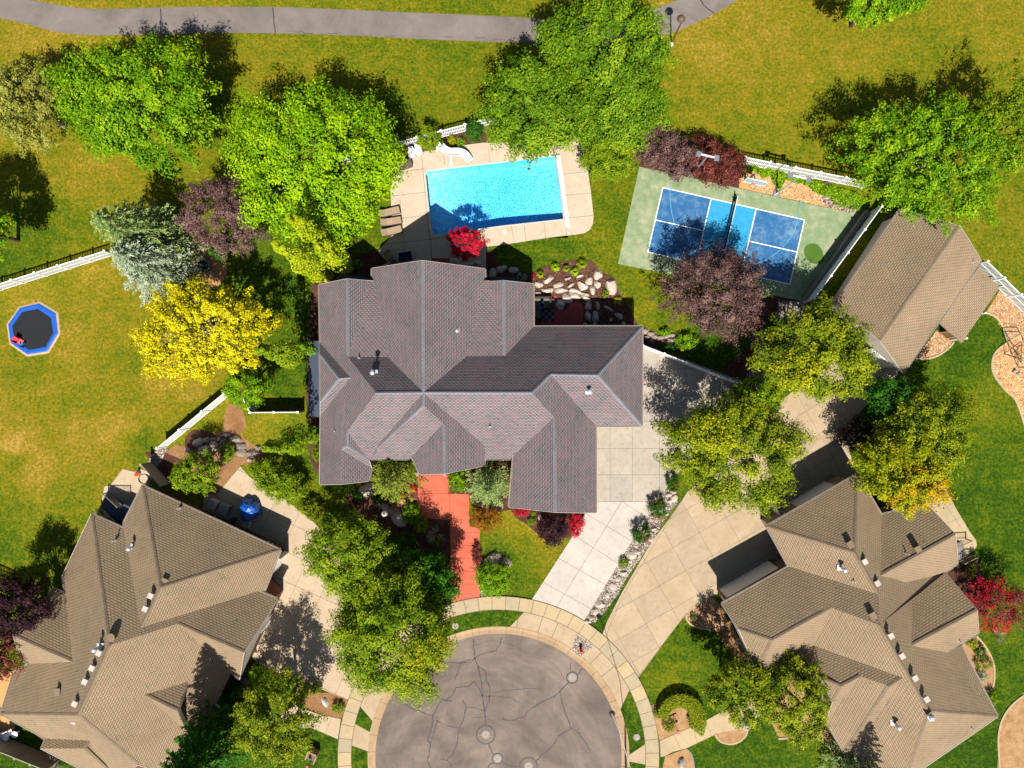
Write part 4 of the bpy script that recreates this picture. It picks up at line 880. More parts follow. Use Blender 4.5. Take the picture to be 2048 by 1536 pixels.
def limbs(name, parent, mat, base_z, top, r, targets, seed=0, n=7):
    rs = random.Random(seed); mb = MB(); T = Vector(top); fork = Vector((T.x * .2, T.y * .2, base_z + (T.z - base_z) * .45))
    mb.tube([(0, 0, base_z), (T.x * .08, T.y * .08, fork.z * .5), fork, T], [r, r * .82, r * .7, r * .2], 8)
    tg = list(targets); rs.shuffle(tg)
    for t in tg[:n]:
        t = Vector(t); m = fork.lerp(t, .5) + Vector((0, 0, .25)); mb.tube([fork, m, t], [r * .42, r * .24, r * .06], 5, cap=False)
    return mb.build(name, MATS[mat], parent)
used = {}
def tree(name, label, px, py, rx, ry, zc, rz, mat, nleaf, size=.26, seed=1, cat='tree', nclump=70, trunk=.2, spread=.27, group=None, lobes=.16, bark='bark', extra=None, bottom=-.35, nl=7, **kw):
    k = (1 - zc / CAMH) / PPM; x, y = G(px, py, zc); t = thing(name, label, cat, (x, y, 0), 0, group)
    o, cc = crown('crown', t, mat, (0, 0, zc), (rx * k, ry * k, rz), nleaf, size, seed, nclump, spread, bottom, lobes=lobes, **kw)
    limbs('trunk', t, bark, 0, (0, 0, zc + rz * .4), trunk, [tuple(q * np.array([.9, .9, 1]) + (np.array([0, 0, .25]) if bark == 'pale_bark' else 0)) for q in cc if q[2] > zc * (1.0 if bark == 'pale_bark' else .6)], seed, nl)
    if extra:
        for (em, dx, dy, er, en) in extra:   # a differently coloured patch of the same crown
            crown('leaf_patch', t, em, (dx * k, -dy * k, zc + rz * .62), (er * k, er * k * .8, rz * .4), int(en * .7), size, seed + 91, 14, .6, fill=.1)
    return t
def shrub(name, label, px, py, rx, ry, h, mat, nleaf, size=.14, seed=1, cat='shrub', group=None, nclump=26, spread=.33, flower=None, lobes=.1, rot=0, **kw):
    k = 1 / PPM * (1 - h * .5 / CAMH); x, y = G(px, py, h * .5); t = thing(name, label, cat, (x, y, 0), R(rot), group)
    o, cc = crown('foliage', t, mat, (0, 0, h * .48), (rx * k * .92, ry * k * .92, h * .5), nleaf, size, seed, nclump, spread, -.5, lobes=lobes, **kw)
    rs = random.Random(seed); mb = MB()
    for q in list(cc)[:6]: mb.tube([(0, 0, 0), (q[0] * .4, q[1] * .4, q[2] * .5), tuple(q)], [.03, .02, .008], 4, cap=False)
    mb.build('stems', MATS['bark'], t)
    if flower: crown('flowers', t, flower[0], (0, 0, h * .5), (rx * k * .92, ry * k * .92, h * .52), flower[1], flower[2], seed + 7, flower[3], .06, .1)
    return t
def conifer(name, label, bx, by, h, r, mat, seed=1, whorls=16, per=13, size=.3, dens=46, cat='tree', group=None, z0=.5, top_dense=1.0, bare=0):
    """a conifer standing on ground pixel bx, by"""
    x, y = G(bx, by, 0); t = thing(name, label, cat, (x, y, 0), 0, group); rng = np.random.default_rng(seed)
    Ps = []; Ts = []; Ns = []; tt = []; mb = MB(); mb.tube([(0, 0, 0), (0, 0, h * .5), (0, 0, h)], [.03 * h ** .8, .02 * h ** .8, .015], 7)
    for i in range(whorls):
        f = i / (whorls - 1); z = z0 + (h - z0) * f ** .9; L0 = r * (1 - f) ** .75 + .12
        n = max(4, int(per * (1 - f * .55)))
        for j in range(n):
            a = 2 * math.pi * (j + rng.uniform(-.35, .35)) / n + i * 1.3; L = L0 * rng.uniform(.72, 1.12); dr = -.12 * L
            tip = np.array([math.cos(a) * L, math.sin(a) * L, z + dr + .15 * L * (f > .7)]); b0 = np.array([0, 0, z])
            if j % 2 == 0 and L > .8: mb.tube([tuple(b0), tuple((b0 + tip) / 2 + [0, 0, .05]), tuple(tip * [.95, .95, 1])], [.03, .02, .006], 3, cap=False)
            k = int(dens * L / r * 1.2) + 8; s = rng.uniform(bare if bare else .12, 1.03, k) ** .8; side = rng.normal(0, 1, k) * .20 * L * (1.08 - s) + rng.normal(0, .05, k)
            pr = np.array([-math.sin(a), math.cos(a), 0]); P = b0 + (tip - b0) * s[:, None] + pr * side[:, None] + np.array([0, 0, 1]) * rng.normal(0, .07, k)[:, None]
            dirn = (tip - b0) / np.linalg.norm(tip - b0); T = dirn + pr * (np.sign(side) * rng.uniform(.2, .9, k))[:, None] + unit(rng, k) * .25
            Ps.append(P); Ts.append(T); Ns.append(np.array([0, 0, 1.0]) + unit(rng, k) * .6); tt.append(np.clip(.2 + .5 * s + rng.uniform(-.25, .35, k), 0, 1))
    P = np.concatenate(Ps); T = np.concatenate(Ts); Nn = np.concatenate(Ns); Nn /= np.linalg.norm(Nn, axis=1)[:, None]
    V, F = leafquads(P, Nn, size, rng, .34, T); np_mesh('crown', V, F, MATS[mat], t, np.repeat(np.concatenate(tt), 4)); mb.build('trunk', MATS['bark'], t); return t
def column(label, bx, by, h, r, mat, n, seed, size=.2, group=None, name='columnar_tree'):
    x, y = G(bx, by, 0); t = thing(name, label, 'tree', (x, y, 0), 0, group); rng = np.random.default_rng(seed)
    z = rng.uniform(.4, h, 46); prof = lambda q: r * np.clip(np.minimum(1, (h - q) / (h * .5)) ** .6, .12, 1) * np.clip(.55 + q / h * 1.2, 0, 1)
    a = rng.uniform(0, 6.28, 46); rr = prof(z) * rng.uniform(.3, .85, 46); C = np.stack([np.cos(a) * rr, np.sin(a) * rr, z], 1); idx = rng.integers(0, 46, n); u = unit(rng, n)
    P = C[idx] + u * (prof(z)[idx] * .55)[:, None] * np.array([1, 1, 1.7]); Nn = u * .6 + np.array([0, 0, .5]) + unit(rng, n) * .5; Nn /= np.linalg.norm(Nn, axis=1)[:, None]
    V, F = leafquads(P, Nn, size, rng); ct = rng.uniform(.1, .9, 46); np_mesh('crown', V, F, MATS[mat], t, np.repeat(np.clip(ct[idx] * .5 + rng.uniform(0, .5, n), 0, 1), 4))
    mb = MB().tube([(0, 0, 0), (0, 0, h * .5), (0, 0, h * .93)], [.1, .07, .015], 6); mb.build('trunk', MATS['bark'], t); return t
def patch(label, poly, h, mat, n, size, seed, name='ground_cover', cat='ground cover', kind=None, z0=0.0):
    """low foliage filling a px polygon"""
    rng = np.random.default_rng(seed); w = [G(*p) for p in poly]; xs = [p[0] for p in w]; ys = [p[1] for p in w]; P = []
    while len(P) < n:
        q = (rng.uniform(min(xs), max(xs)), rng.uniform(min(ys), max(ys)))
        if inside(q, w): P.append((*q, z0 + h * (.25 + .75 * rng.uniform() ** .5) * (.6 + .4 * math.sin(q[0] * 4) * math.cos(q[1] * 5))))
    P = np.array(P); Nn = np.array([0, 0, 1.0]) + unit(rng, n) * .7; Nn /= np.linalg.norm(Nn, axis=1)[:, None]; V, F = leafquads(P, Nn, size, rng)
    o = np_mesh(name, V, F, MATS[mat], None, np.repeat(rng.uniform(0, 1, n), 4)); tag(o, label, cat, kind=kind); return o
def tuft(label, px, py, r, h, mat, n, seed, name='ornamental_grass', cat='plant', group=None, w=.05):
    x, y = G(px, py); t = thing(name, label, cat, (x, y, 0), 0, group); rng = np.random.default_rng(seed); mb = MB(); a = rng.uniform(0, 6.28, n); V = []; F = []
    rr = r / PPM
    for i in range(n):
        L = rr * rng.uniform(.6, 1.1); c, s = math.cos(a[i]), math.sin(a[i]); hh = h * rng.uniform(.6, 1.1); b = len(V)
        V += [(-s * w / 2, c * w / 2, .03), (s * w / 2, -c * w / 2, .03), (c * L * .5 + s * w / 2, s * L * .5 - c * w / 2, hh), (c * L * .5 - s * w / 2, s * L * .5 + c * w / 2, hh), (c * L, s * L, hh * .55)]
        F += [(b, b + 1, b + 2, b + 3), (b + 3, b + 2, b + 4, b + 4)]
    V = np.array(V); me_o = np_mesh('leaves', V, np.array([f if f[2] != f[3] else (f[0], f[1], f[2], f[0]) for f in F])[::2], MATS[mat], t, rng.uniform(.2, 1, len(V)))
    tipf = np.array([F[2 * i + 1] for i in range(n)])[:, :3]; np_mesh('leaf_tips', V, tipf, MATS[mat], t, rng.uniform(.4, 1, len(V))); return t

T = tree
# the big deciduous trees
T('maple_tree', 'large green maple with swept branches left of centre below the park path', 278, 206, 168, 118, 6.2, 3.6, 'lf_maple', 30000, .27, 11, nclump=110, spread=.2, trunk=.28)
T('maple_tree', 'tall bright lime green tree directly left of the pool deck', 628, 335, 160, 168, 6.0, 3.8, 'lf_bright', 34000, .28, 12, nclump=110, spread=.21, trunk=.3)
T('linden_tree', 'broad green tree overhanging the park path at the top', 1215, 105, 128, 112, 6.6, 3.6, 'lf_linden', 24000, .27, 13, nclump=85, spread=.24, trunk=.3, lobes=.1)
T('linden_tree', 'round green tree overhanging the upper edge of the pool', 1068, 212, 104, 104, 5.6, 3.4, 'lf_linden', 19000, .26, 14, nclump=75, spread=.25, trunk=.26, lobes=.1)
T('linden_tree', 'green tree filling the gap right of the tree over the pool', 1232, 215, 104, 74, 5.8, 3.2, 'lf_linden', 15000, .26, 15, nclump=60, spread=.27, trunk=.25, lobes=.1)
T('locust_tree', 'wide airy green tree overhanging the ridge of the shed', 1862, 318, 165, 136, 6.0, 3.0, 'lf_maple', 25000, .25, 16, nclump=130, spread=.15, trunk=.26, clump_out=(.3, 1.02))
T('locust_tree', 'sparse green tree at the right edge above the shed', 2020, 250, 100, 110, 6.0, 2.4, 'lf_mid', 9000, .24, 17, nclump=80, spread=.14, trunk=.2, clump_out=(.2, 1.0))
T('maple_tree', 'green tree cut off by the top edge near the right', 1772, -22, 84, 62, 6, 3, 'lf_maple', 11000, .26, 18, nclump=60, spread=.22)
T('maple_tree', 'green tree at the left edge with a dark shadow over the lawn', -66, 452, 84, 72, 6, 3, 'lf_bright', 12000, .26, 19, nclump=60, spread=.24)
T('yellow_locust', 'bright yellow tree left of the central house', 408, 662, 132, 104, 5.4, 3.0, 'lf_yellow', 19000, .24, 20, nclump=130, spread=.14, trunk=.2, bark='pale_bark', clump_out=(.35, 1.05), nl=14)
T('ash_tree', 'olive green tree with golden patches between the two right driveways', 1468, 905, 132, 112, 6.2, 3.2, 'lf_locust', 27000, .24, 21, nclump=95, spread=.22, trunk=.26, extra=[('lf_olive', -60, -40, 50, 3000)])
T('ash_tree', 'olive tree with a yellow lower left side below the sports court corner', 1628, 708, 112, 94, 6.0, 3.2, 'lf_locust', 22000, .24, 22, nclump=90, spread=.22, trunk=.25, extra=[('lf_olive', -52, 32, 44, 2500)])
T('ash_tree', 'dark green tree wedged between the two olive driveway trees', 1512, 800, 48, 42, 5.0, 2.6, 'lf_mid', 6000, .22, 23, nclump=40, spread=.28)
T('ash_tree', 'olive green tree at the edge of the striped right lawn', 1858, 862, 92, 92, 5.4, 2.8, 'lf_locust', 15000, .22, 24, nclump=90, spread=.18, clump_out=(.3, 1.02))
T('maple_tree', 'golden yellow tree touching the roof peak of the right house', 1800, 938, 96, 78, 5.6, 2.8, 'lf_olive', 16000, .22, 25, nclump=80, spread=.21, clump_out=(.4, 1.0), extra=[('lf_amber', 18, 34, 52, 3000)])
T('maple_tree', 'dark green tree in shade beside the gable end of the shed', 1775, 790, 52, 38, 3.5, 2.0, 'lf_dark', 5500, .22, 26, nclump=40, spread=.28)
T('ash_tree', 'large green tree overhanging the cul-de-sac', 786, 1270, 122, 122, 6.2, 3.8, 'lf_mid', 27000, .24, 27, nclump=95, spread=.22, trunk=.28, lobes=.08, extra=[('lf_olive', 72, 10, 44, 2600)])
T('ash_tree', 'pale green tree above the tree that overhangs the cul-de-sac', 702, 1116, 86, 84, 5.2, 2.8, 'lf_mid', 14000, .23, 28, nclump=70, spread=.23)
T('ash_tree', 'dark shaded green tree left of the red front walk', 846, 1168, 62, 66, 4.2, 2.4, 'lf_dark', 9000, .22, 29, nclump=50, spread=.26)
T('ash_tree', 'yellow green tree beside the lower left driveway at the bottom edge', 552, 1432, 86, 92, 5.4, 3.2, 'lf_locust', 14000, .22, 30, nclump=90, spread=.18, clump_out=(.3, 1.02))
T('ash_tree', 'left of the two joined olive trees in front of the right house', 1478, 1382, 62, 66, 5.0, 2.6, 'lf_locust', 10000, .22, 31, nclump=60, spread=.22)
T('ash_tree', 'right of the two joined olive trees in front of the right house', 1588, 1396, 60, 88, 5.0, 2.8, 'lf_locust', 11500, .22, 32, nclump=60, spread=.22)
T('plum_tree', 'large purple leaved plum tree at the lower edge of the sports court', 1430, 584, 108, 94, 4.4, 3.2, 'lf_purple', 25000, .18, 33, nclump=120, spread=.17, trunk=.2, clump_out=(.35, 1.02))
T('plum_tree', 'purple leaved tree beside the blue spruce', 452, 428, 88, 74, 4.8, 2.8, 'lf_purple', 15000, .18, 34, nclump=80, spread=.2)
T('plum_tree', 'dark wine red tree at the left edge above the left house', 42, 1215, 52, 66, 4.6, 2.6, 'lf_black', 9000, .2, 35, nclump=45, spread=.27)
T('plum_tree', 'wine red tree cut off by the left edge', -8, 1300, 50, 56, 4.6, 2.6, 'lf_wine', 7000, .2, 36, nclump=40, spread=.27)
T('japanese_maple', 'red and purple leaved maple beside the right house wall', 1990, 1208, 58, 58, 2.6, 1.4, 'lf_red', 4200, .16, 37, nclump=60, spread=.16, trunk=.1, clump_out=(.3, 1.0), extra=[('lf_wine', 14, -6, 50, 3200)])
T('japanese_maple', 'bright red maple at the lower left corner of the pool', 932, 486, 36, 34, 3.0, 1.3, 'lf_red', 5200, .15, 38, nclump=40, spread=.24, trunk=.08)
T('green_tree', 'small green tree left of the small white fence by the house', 492, 779, 46, 33, 3.2, 1.7, 'lf_maple', 5600, .19, 39, nclump=36, spread=.28)
T('green_tree', 'small green tree above the air conditioner units', 393, 947, 50, 38, 3.0, 1.7, 'lf_mid', 6500, .19, 40, nclump=40, spread=.26)
T('pine_tree', 'sparse grey green pine with bare branches at the upper left edge', 48, 208, 88, 92, 5.4, 3.0, 'lf_pine', 15000, .22, 41, nclump=110, spread=.15, trunk=.2, bark='pale_bark', clump_out=(.3, 1.02), nl=40)
T('green_tree', 'small dark round tree shading the fire pit patio', 437, 499, 19, 20, 2.6, 1.0, 'lf_dark', 1800, .16, 42, nclump=16, spread=.34, trunk=.06)
# conifers and columnar trees
conifer('blue_spruce', 'tall blue spruce between the picket fence and the yellow tree', 342, 540, 9.0, 3.9, 'lf_blue', 51, 18, 15, .26, 62)
conifer('spruce_tree', 'green spruce behind the blue spruce near the picket fence', 334, 490, 11, 4.1, 'lf_spruce', 52, 18, 15, .26, 60)
conifer('spruce_tree', 'small olive green spruce at the entry corner of the central house', 795, 952, 7.4, 2.7, 'lf_fir', 53, 14, 12, .2, 44)
conifer('blue_spruce', 'small blue green spruce between the red walk and the garage wing', 979, 962, 7.2, 2.4, 'lf_spruce', 54, 14, 12, .2, 44)
conifer('spruce_tree', 'tall dark spruce beside the entry of the left house', 466, 1440, 18, 3.5, 'lf_dark', 55, 32, 15, .3, 70)
conifer('spruce_tree', 'tall spruce at the bottom edge left of the right house corner', 1682, 1505, 13, 2.3, 'lf_spruce', 56, 20, 12, .24, 44)
for i, (bx, by, h, r, m, n, lab) in enumerate(((657, 551, 14.5, 1.1, 'lf_lime', 5600, 'lowest of the golden columnar trees above the left roof corner'), (674, 505, 14, 1.05, 'lf_lime', 5200, 'uppermost of the golden columnar trees, leaning toward the lime green tree'),
        (694, 530, 9.5, 1.15, 'lf_lime', 4200, 'shortest golden columnar tree nearest the house'), (612, 712, 12.5, 1.0, 'lf_mid', 5000, 'blue green columnar tree between the yellow tree and the house wall'),
        (634, 868, 14, 1.0, 'lf_mid', 5000, 'green columnar tree pointing left at the lower left house corner'), (640, 700, 6, .6, 'lf_maple', 1500, 'short columnar tree against the left house wall'))):
    column(lab, bx, by, h, r, m, n, 60 + i, .19, 'columnar trees beside the central house')
# hedges and shrubs
S_ = shrub
S_('hedge_tree', 'large rounded olive hedge tree between the pool deck and the court', 1215, 308, 62, 56, 4.4, 'lf_mid', 9500, .19, 70, nclump=60, spread=.24)
S_('smoke_bush', 'large wine red shrub at the left end of the row along the court', 1318, 290, 46, 50, 3.6, 'lf_purple', 6500, .17, 71, nclump=44, group='wine red shrubs along the court')
S_('smoke_bush', 'second wine red shrub from the left along the court', 1362, 320, 40, 38, 3.2, 'lf_purple', 4800, .17, 72, nclump=36, group='wine red shrubs along the court')
S_('smoke_bush', 'wine red shrub directly below the floodlight pole', 1405, 318, 44, 46, 3.4, 'lf_wine', 5600, .17, 73, nclump=40, group='wine red shrubs along the court')
S_('smoke_bush', 'wine red shrub at the right end of the row, beside the hoop', 1452, 334, 42, 44, 3.4, 'lf_wine', 5600, .17, 74, nclump=40, group='wine red shrubs along the court')
S_('shrub', 'large green shrub growing through the pool fence', 859, 277, 27, 28, 2.6, 'lf_mid', 2900, .16, 75)
S_('shrub', 'dark green shrub against the pool fence under the big trees', 948, 262, 20, 22, 2.2, 'lf_dark', 1800, .15, 76)
S_('shrub', 'variegated pale yellow shrub between the pool fence and the slide', 904, 281, 10, 11, .8, 'lf_olive', 620, .11, 77)
S_('shrub', 'small round clipped green shrub above the pool slide', 922, 284, 9, 10, .8, 'lf_maple', 700, .09, 78)
S_('shrub', 'variegated shrub beside the white chairs', 802, 304, 18, 15, 1.2, 'lf_olive', 1300, .12, 79)
S_('shrub', 'rust coloured shrub at the left edge of the pool deck', 782, 348, 9, 9, .8, 'lf_rust', 420, .12, 80)
S_('hedge', 'elongated green hedge beside the left driveway', 556, 962, 74, 34, 2.8, 'lf_mid', 8500, .17, 81, nclump=60, spread=.3, rot=-32)
S_('hedge', 'darker lower end of the hedge beside the left driveway', 622, 1020, 26, 20, 1.8, 'lf_locust', 2200, .15, 82, nclump=26, rot=-32)
S_('shrub', 'upright clipped green shrub among the boulders', 455.5, 904, 14, 23, 1.6, 'lf_mid', 1900, .11, 83, lobes=.04)
S_('shrub', 'bright green shrub against the entry of the central house', 915, 961, 19, 24, 1.4, 'lf_maple', 2300, .13, 84)
S_('shrub', 'bright green low shrub at the lower left house corner', 687, 976, 24, 13, 1.0, 'lf_bright', 1500, .13, 85)
S_('shrub', 'small dark green shrub beside the white boulder at the entry', 718, 990, 12, 11, .9, 'lf_dark', 700, .12, 86)
S_('shrub', 'small dark green shrub below the small olive spruce', 754, 1000, 11, 10, .9, 'lf_dark', 600, .12, 87)
S_('barberry', 'small red shrub beside the top of the red walk', 824, 977, 12, 11, .9, 'lf_red', 620, .11, 88)
S_('barberry', 'rusty orange low shrub left of the top of the red walk', 805, 990, 11, 6, .6, 'lf_rust', 360, .11, 89)
S_('shrub', 'bright green drooping shrub beside the flagstone path', 822, 1026, 20, 22, 1.1, 'lf_maple', 2300, .13, 90)
S_('shrub', 'mid green shrub below the drooping shrub left of the walk', 842, 1050, 18, 16, 1.0, 'lf_mid', 1400, .13, 91)
S_('dry_shrub', 'rusty orange twiggy shrub right of the red walk', 972, 1040, 40, 30, 1.8, 'lf_rust', 2300, .12, 92, nclump=60, spread=.16, clump_out=(.2, 1.0))
S_('shrub', 'round bright green shrub in front of the boulder beside the red walk', 985, 1158, 41, 36, 2.0, 'lf_maple', 4600, .14, 93, nclump=40, up=.7)
S_('barberry', 'purple shrub overhanging the right side of the red walk', 953, 1110, 11, 22, 1.2, 'lf_wine', 900, .12, 94)
S_('barberry', 'red shrub at the left foot of the garage wing gable', 1044, 1023, 17, 10, 1.0, 'lf_red', 1000, .11, 95)
S_('plum_shrub', 'black purple shrub below the garage gable', 1107, 1056, 33, 36, 2.4, 'lf_black', 4600, .15, 96, nclump=40)
S_('barberry', 'bright red shrub right of the black purple shrub', 1153, 1049, 17, 27, 1.4, 'lf_red', 1900, .12, 97)
S_('shrub', 'small green shrub in the mulch below the red shrub', 1063, 1043, 9, 9, .6, 'lf_maple', 420, .1, 98)
S_('shrub', 'tiny green shrub under the garage wing eave', 1066, 1027, 5, 5, .5, 'lf_maple', 160, .09, 99)
S_('rose_bush', 'rose bush with red flowers, upper of the two round ones on the gravel strip', 1315, 1018, 21, 21, 1.7, 'lf_dark', 2700, .11, 100, flower=('lf_flower', 70, .13, 16), group='rose bushes on the gravel strip')
S_('rose_bush', 'rose bush with red flowers, lower of the two round ones on the gravel strip', 1284, 1068, 20, 22, 1.7, 'lf_dark', 2600, .11, 101, flower=('lf_flower', 60, .13, 14), group='rose bushes on the gravel strip')
S_('rose_bush', 'rose bush half hidden under the olive driveway tree', 1347, 967, 15, 18, 1.4, 'lf_dark', 1500, .11, 102, flower=('lf_flower', 30, .12, 10), group='rose bushes on the gravel strip')
S_('shrub', 'small round green shrub low on the gravel strip', 1247, 1127, 11, 12, .8, 'lf_mid', 800, .09, 103, lobes=.04)
S_('smoke_bush', 'purple bush with pale blossoms beside the right driveway', 1730, 872, 54, 40, 3.0, 'lf_black', 5200, .15, 104, nclump=50, flower=('lf_blossom', 360, .16, 60))
S_('shrub', 'white flowering bush at the edge of the right lawn', 1878, 912, 18, 24, 1.6, 'lf_mid', 1000, .13, 105, flower=('lf_blossom', 260, .15, 22))
for i, (x, y, rx, ry, m, lab) in enumerate(((1110,535,10,11,'lf_bright','bright lime tuft left of centre in the boulder bed above the patio'),(1149,544,10,11,'lf_bright','bright lime tuft right of centre in the boulder bed above the patio'),(1080,549,9,9,'lf_locust','pale green tuft at the left end of the boulder bed'),(1132,538,8,7,'lf_mid','grey green tuft between the two lime tufts'),(1163,529,12,9,'lf_mid','feathery green tuft at the top of the boulder bed'))):
    tuft(lab, x, y, rx, .55, m, 150, 110 + i, w=.06)
tuft('spiky yellow green yucca at the edge of the house shadow', 1234, 602, 11, .5, 'lf_olive', 60, 120, 'yucca', w=.06)
S_('shrub', 'small green shrub near the largest pale boulder', 1211, 587, 7, 9, .6, 'lf_mid', 420, .09, 121)
S_('shrub', 'bright green bush below the purple tree by the boulder steps', 1375, 684, 26, 18, 1.0, 'lf_maple', 1700, .14, 122)
S_('shrub', 'green bush beside the boulders at the house corner', 1330, 664, 13, 8, .7, 'lf_maple', 520, .12, 123)
S_('shrub', 'dark green bush right of the driveway fence', 1336, 697, 18, 11, .8, 'lf_dark', 900, .12, 124)
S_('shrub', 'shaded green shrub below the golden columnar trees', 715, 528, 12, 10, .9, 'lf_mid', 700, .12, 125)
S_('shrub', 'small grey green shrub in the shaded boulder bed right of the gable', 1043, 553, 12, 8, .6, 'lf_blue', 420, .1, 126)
S_('barberry', 'small red shrub at the corner of the boulder bed and the eave', 1067, 552, 4, 6, .5, 'lf_red', 140, .09, 127)
S_('shrub', 'dark green plant on the left house driveway bed', 622, 1378, 24, 12, .8, 'lf_mid', 1200, .12, 128)
S_('shrub', 'green plant right of the white stone in the brown bed', 675, 1415, 14, 12, .7, 'lf_mid', 700, .12, 129)
S_('shrub', 'green shrub at the garage corner of the left house', 515, 1350, 20, 24, 1.4, 'lf_maple', 1600, .14, 130)
S_('shrub', 'yellow green shrub beside the entry of the left house', 488, 1383, 18, 14, 1.2, 'lf_olive', 1000, .13, 131)
S_('shrub', 'green plant in the gravel bed beside the crescent hedge', 1315, 1425, 10, 12, .6, 'lf_mid', 500, .1, 132)
S_('shrub', 'yellow green shrub in the gravel bed left of the mailbox stone', 1337, 1451, 15, 14, .7, 'lf_locust', 900, .1, 133)
S_('shrub', 'dark green shrub in the bed beside the right wall of the right house', 1960, 1304, 13, 14, .9, 'lf_dark', 800, .1, 134)
S_('shrub', 'golden green ornamental grass at the right house corner', 1942, 1284, 14, 14, .9, 'lf_olive', 800, .1, 135)
S_('shrub', 'olive grass clump in the bed beside the right house', 1968, 1327, 20, 12, .9, 'lf_locust', 1000, .1, 136)
S_('shrub', 'grey shrub low in the bed beside the right house', 1963, 1352, 14, 13, .8, 'lf_blue', 700, .1, 137)
S_('shrub', 'green shrub at the lower wall of the right house', 1985, 1395, 14, 18, .9, 'lf_mid', 900, .12, 138)
S_('shrub', 'dark plant by the dirt bed at the driveway bend', 1386, 1233, 6, 10, .5, 'lf_dark', 260, .09, 139)
S_('shrub', 'green shrub beside the left corner of the house lawn strip', 633, 905, 9, 20, 1.0, 'lf_mid', 800, .12, 140)
S_('shrub', 'low dark shrub against the bare shrub beside the red walk', 868, 1078, 14, 12, .8, 'lf_mid', 700, .12, 141)
# shaded planting under the trees left of the red walk
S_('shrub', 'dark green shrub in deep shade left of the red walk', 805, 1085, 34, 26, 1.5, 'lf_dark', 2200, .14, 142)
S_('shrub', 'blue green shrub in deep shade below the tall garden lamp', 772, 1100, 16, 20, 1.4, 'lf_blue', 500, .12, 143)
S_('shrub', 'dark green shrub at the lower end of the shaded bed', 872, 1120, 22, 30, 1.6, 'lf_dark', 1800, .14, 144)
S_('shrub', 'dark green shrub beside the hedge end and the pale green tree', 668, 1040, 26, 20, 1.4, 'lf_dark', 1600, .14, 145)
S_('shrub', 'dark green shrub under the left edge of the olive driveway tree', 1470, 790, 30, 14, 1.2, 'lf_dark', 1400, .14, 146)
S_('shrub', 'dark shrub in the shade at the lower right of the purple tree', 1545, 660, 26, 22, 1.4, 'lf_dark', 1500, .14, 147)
S_('shrub', 'olive shrub along the rocks at the court corner', 1560, 745, 30, 26, 1.6, 'lf_mid', 1900, .14, 148)
S_('shrub', 'dark green bush at the bottom edge in front of the right house corner', 1690, 1520, 22, 26, 1.6, 'lf_dark', 1500, .14, 149)
S_('shrub', 'yellow green plant beside the deck stairs of the right house', 1942, 1140, 10, 16, 1.0, 'lf_olive', 500, .11, 150)
# crescent hedge
rng_h = np.random.default_rng(9); ang = np.linspace(R(176), R(-42), 60)
hx = [1361 + 36 * math.cos(a) for a in ang]; hy = [1440 - 38 * math.sin(a) for a in ang]; hx[-12:] = [v + (i * .2) for i, v in enumerate(hx[-12:])]
th = thing('hedge', 'clipped crescent shaped hedge beside the curved sidewalk', 'hedge', (*G(1362, 1440), 0)); n = 9000
ix = rng_h.uniform(0, 58, n); i0 = ix.astype(int); f_ = ix - i0; hx = np.array(hx); hy = np.array(hy)
wx = hx[i0] * (1 - f_) + hx[i0 + 1] * f_; wy = hy[i0] * (1 - f_) + hy[i0 + 1] * f_; ww = (11 + 7 * (ix / 59)); off = rng_h.uniform(-1, 1, n) * ww
rx_, ry_ = wx - 1361, wy - 1440; rl = np.hypot(rx_, ry_); wx = wx + rx_ / rl * off; wy = wy + ry_ / rl * off
z_ = .95 - .12 * (abs(off) / ww) ** 4 + rng_h.normal(0, .05, n); side_ = rng_h.uniform(0, 1, n) < .3; z_[side_] *= rng_h.uniform(.1, 1, side_.sum())
gx = (wx - 1024) / PPM * (1 - .9 / CAMH); gy = (768 - wy) / PPM * (1 - .9 / CAMH); P = np.stack([gx, gy, z_], 1) - np.array(th.location)
Nn = np.array([0, 0, 1.0]) + unit(rng_h, n) * .6; Nn /= np.linalg.norm(Nn, axis=1)[:, None]; V_, F_ = leafquads(P, Nn, .11, rng_h)
np_mesh('foliage', V_, F_, MATS['lf_locust'], th, np.repeat(rng_h.uniform(0, 1, n), 4))
# climbing vine on the fence
vine = PP('1490,331 1530,338 1570,346 1610,358 1650,370 1700,384 1740,400 1725,410 1690,400 1660,396 1640,392 1625,384 1612,372 1590,366 1570,362 1556,382 1548,372 1538,352 1524,358 1510,345 1492,340')
patch('green vine spreading from the picket fence over the bark strip', vine, .5, 'lf_maple', 4200, .17, 160, 'climbing_vine', 'vine')
patch('low leafy ground cover at the right end of the bark strip', PP('1660,385 1745,400 1735,425 1700,420 1665,410'), .4, 'lf_maple', 1300, .16, 161, 'ground_cover', 'ground cover')
# loose bare branches: dry shrub beside the red walk
def twigs(label, px, py, r, h, n, seed, mat='pale_bark', name='bare_shrub', th=.016, leaf=None):
    x, y = G(px, py); t = thing(name, label, 'shrub', (x, y, 0)); rs = random.Random(seed); mb = MB()
    for i in range(n):
        a = rs.uniform(0, 6.28); L = r / PPM * rs.uniform(.5, 1.05); c, s = math.cos(a), math.sin(a); b = rs.uniform(-.5, .5)
        m = (c * L * .45, s * L * .45, h * rs.uniform(.5, .8)); e = (math.cos(a + b * .5) * L, math.sin(a + b * .5) * L, h * rs.uniform(.7, 1.1)); mb.tube([(0, 0, 0), m, e], [th * 1.6, th, th * .4], 4, cap=False)
        for _ in range(2):
            d = rs.uniform(-.9, .9); e2 = (m[0] + math.cos(a + d) * L * .45, m[1] + math.sin(a + d) * L * .45, h * rs.uniform(.7, 1.1)); mb.tube([m, e2], [th * .7, th * .3], 3, cap=False)
    mb.build('branches', MATS[mat], t); return t
twigs('leafless pale grey shrub in the notch beside the red walk', 875, 1066, 24, 1.3, 30, 3)
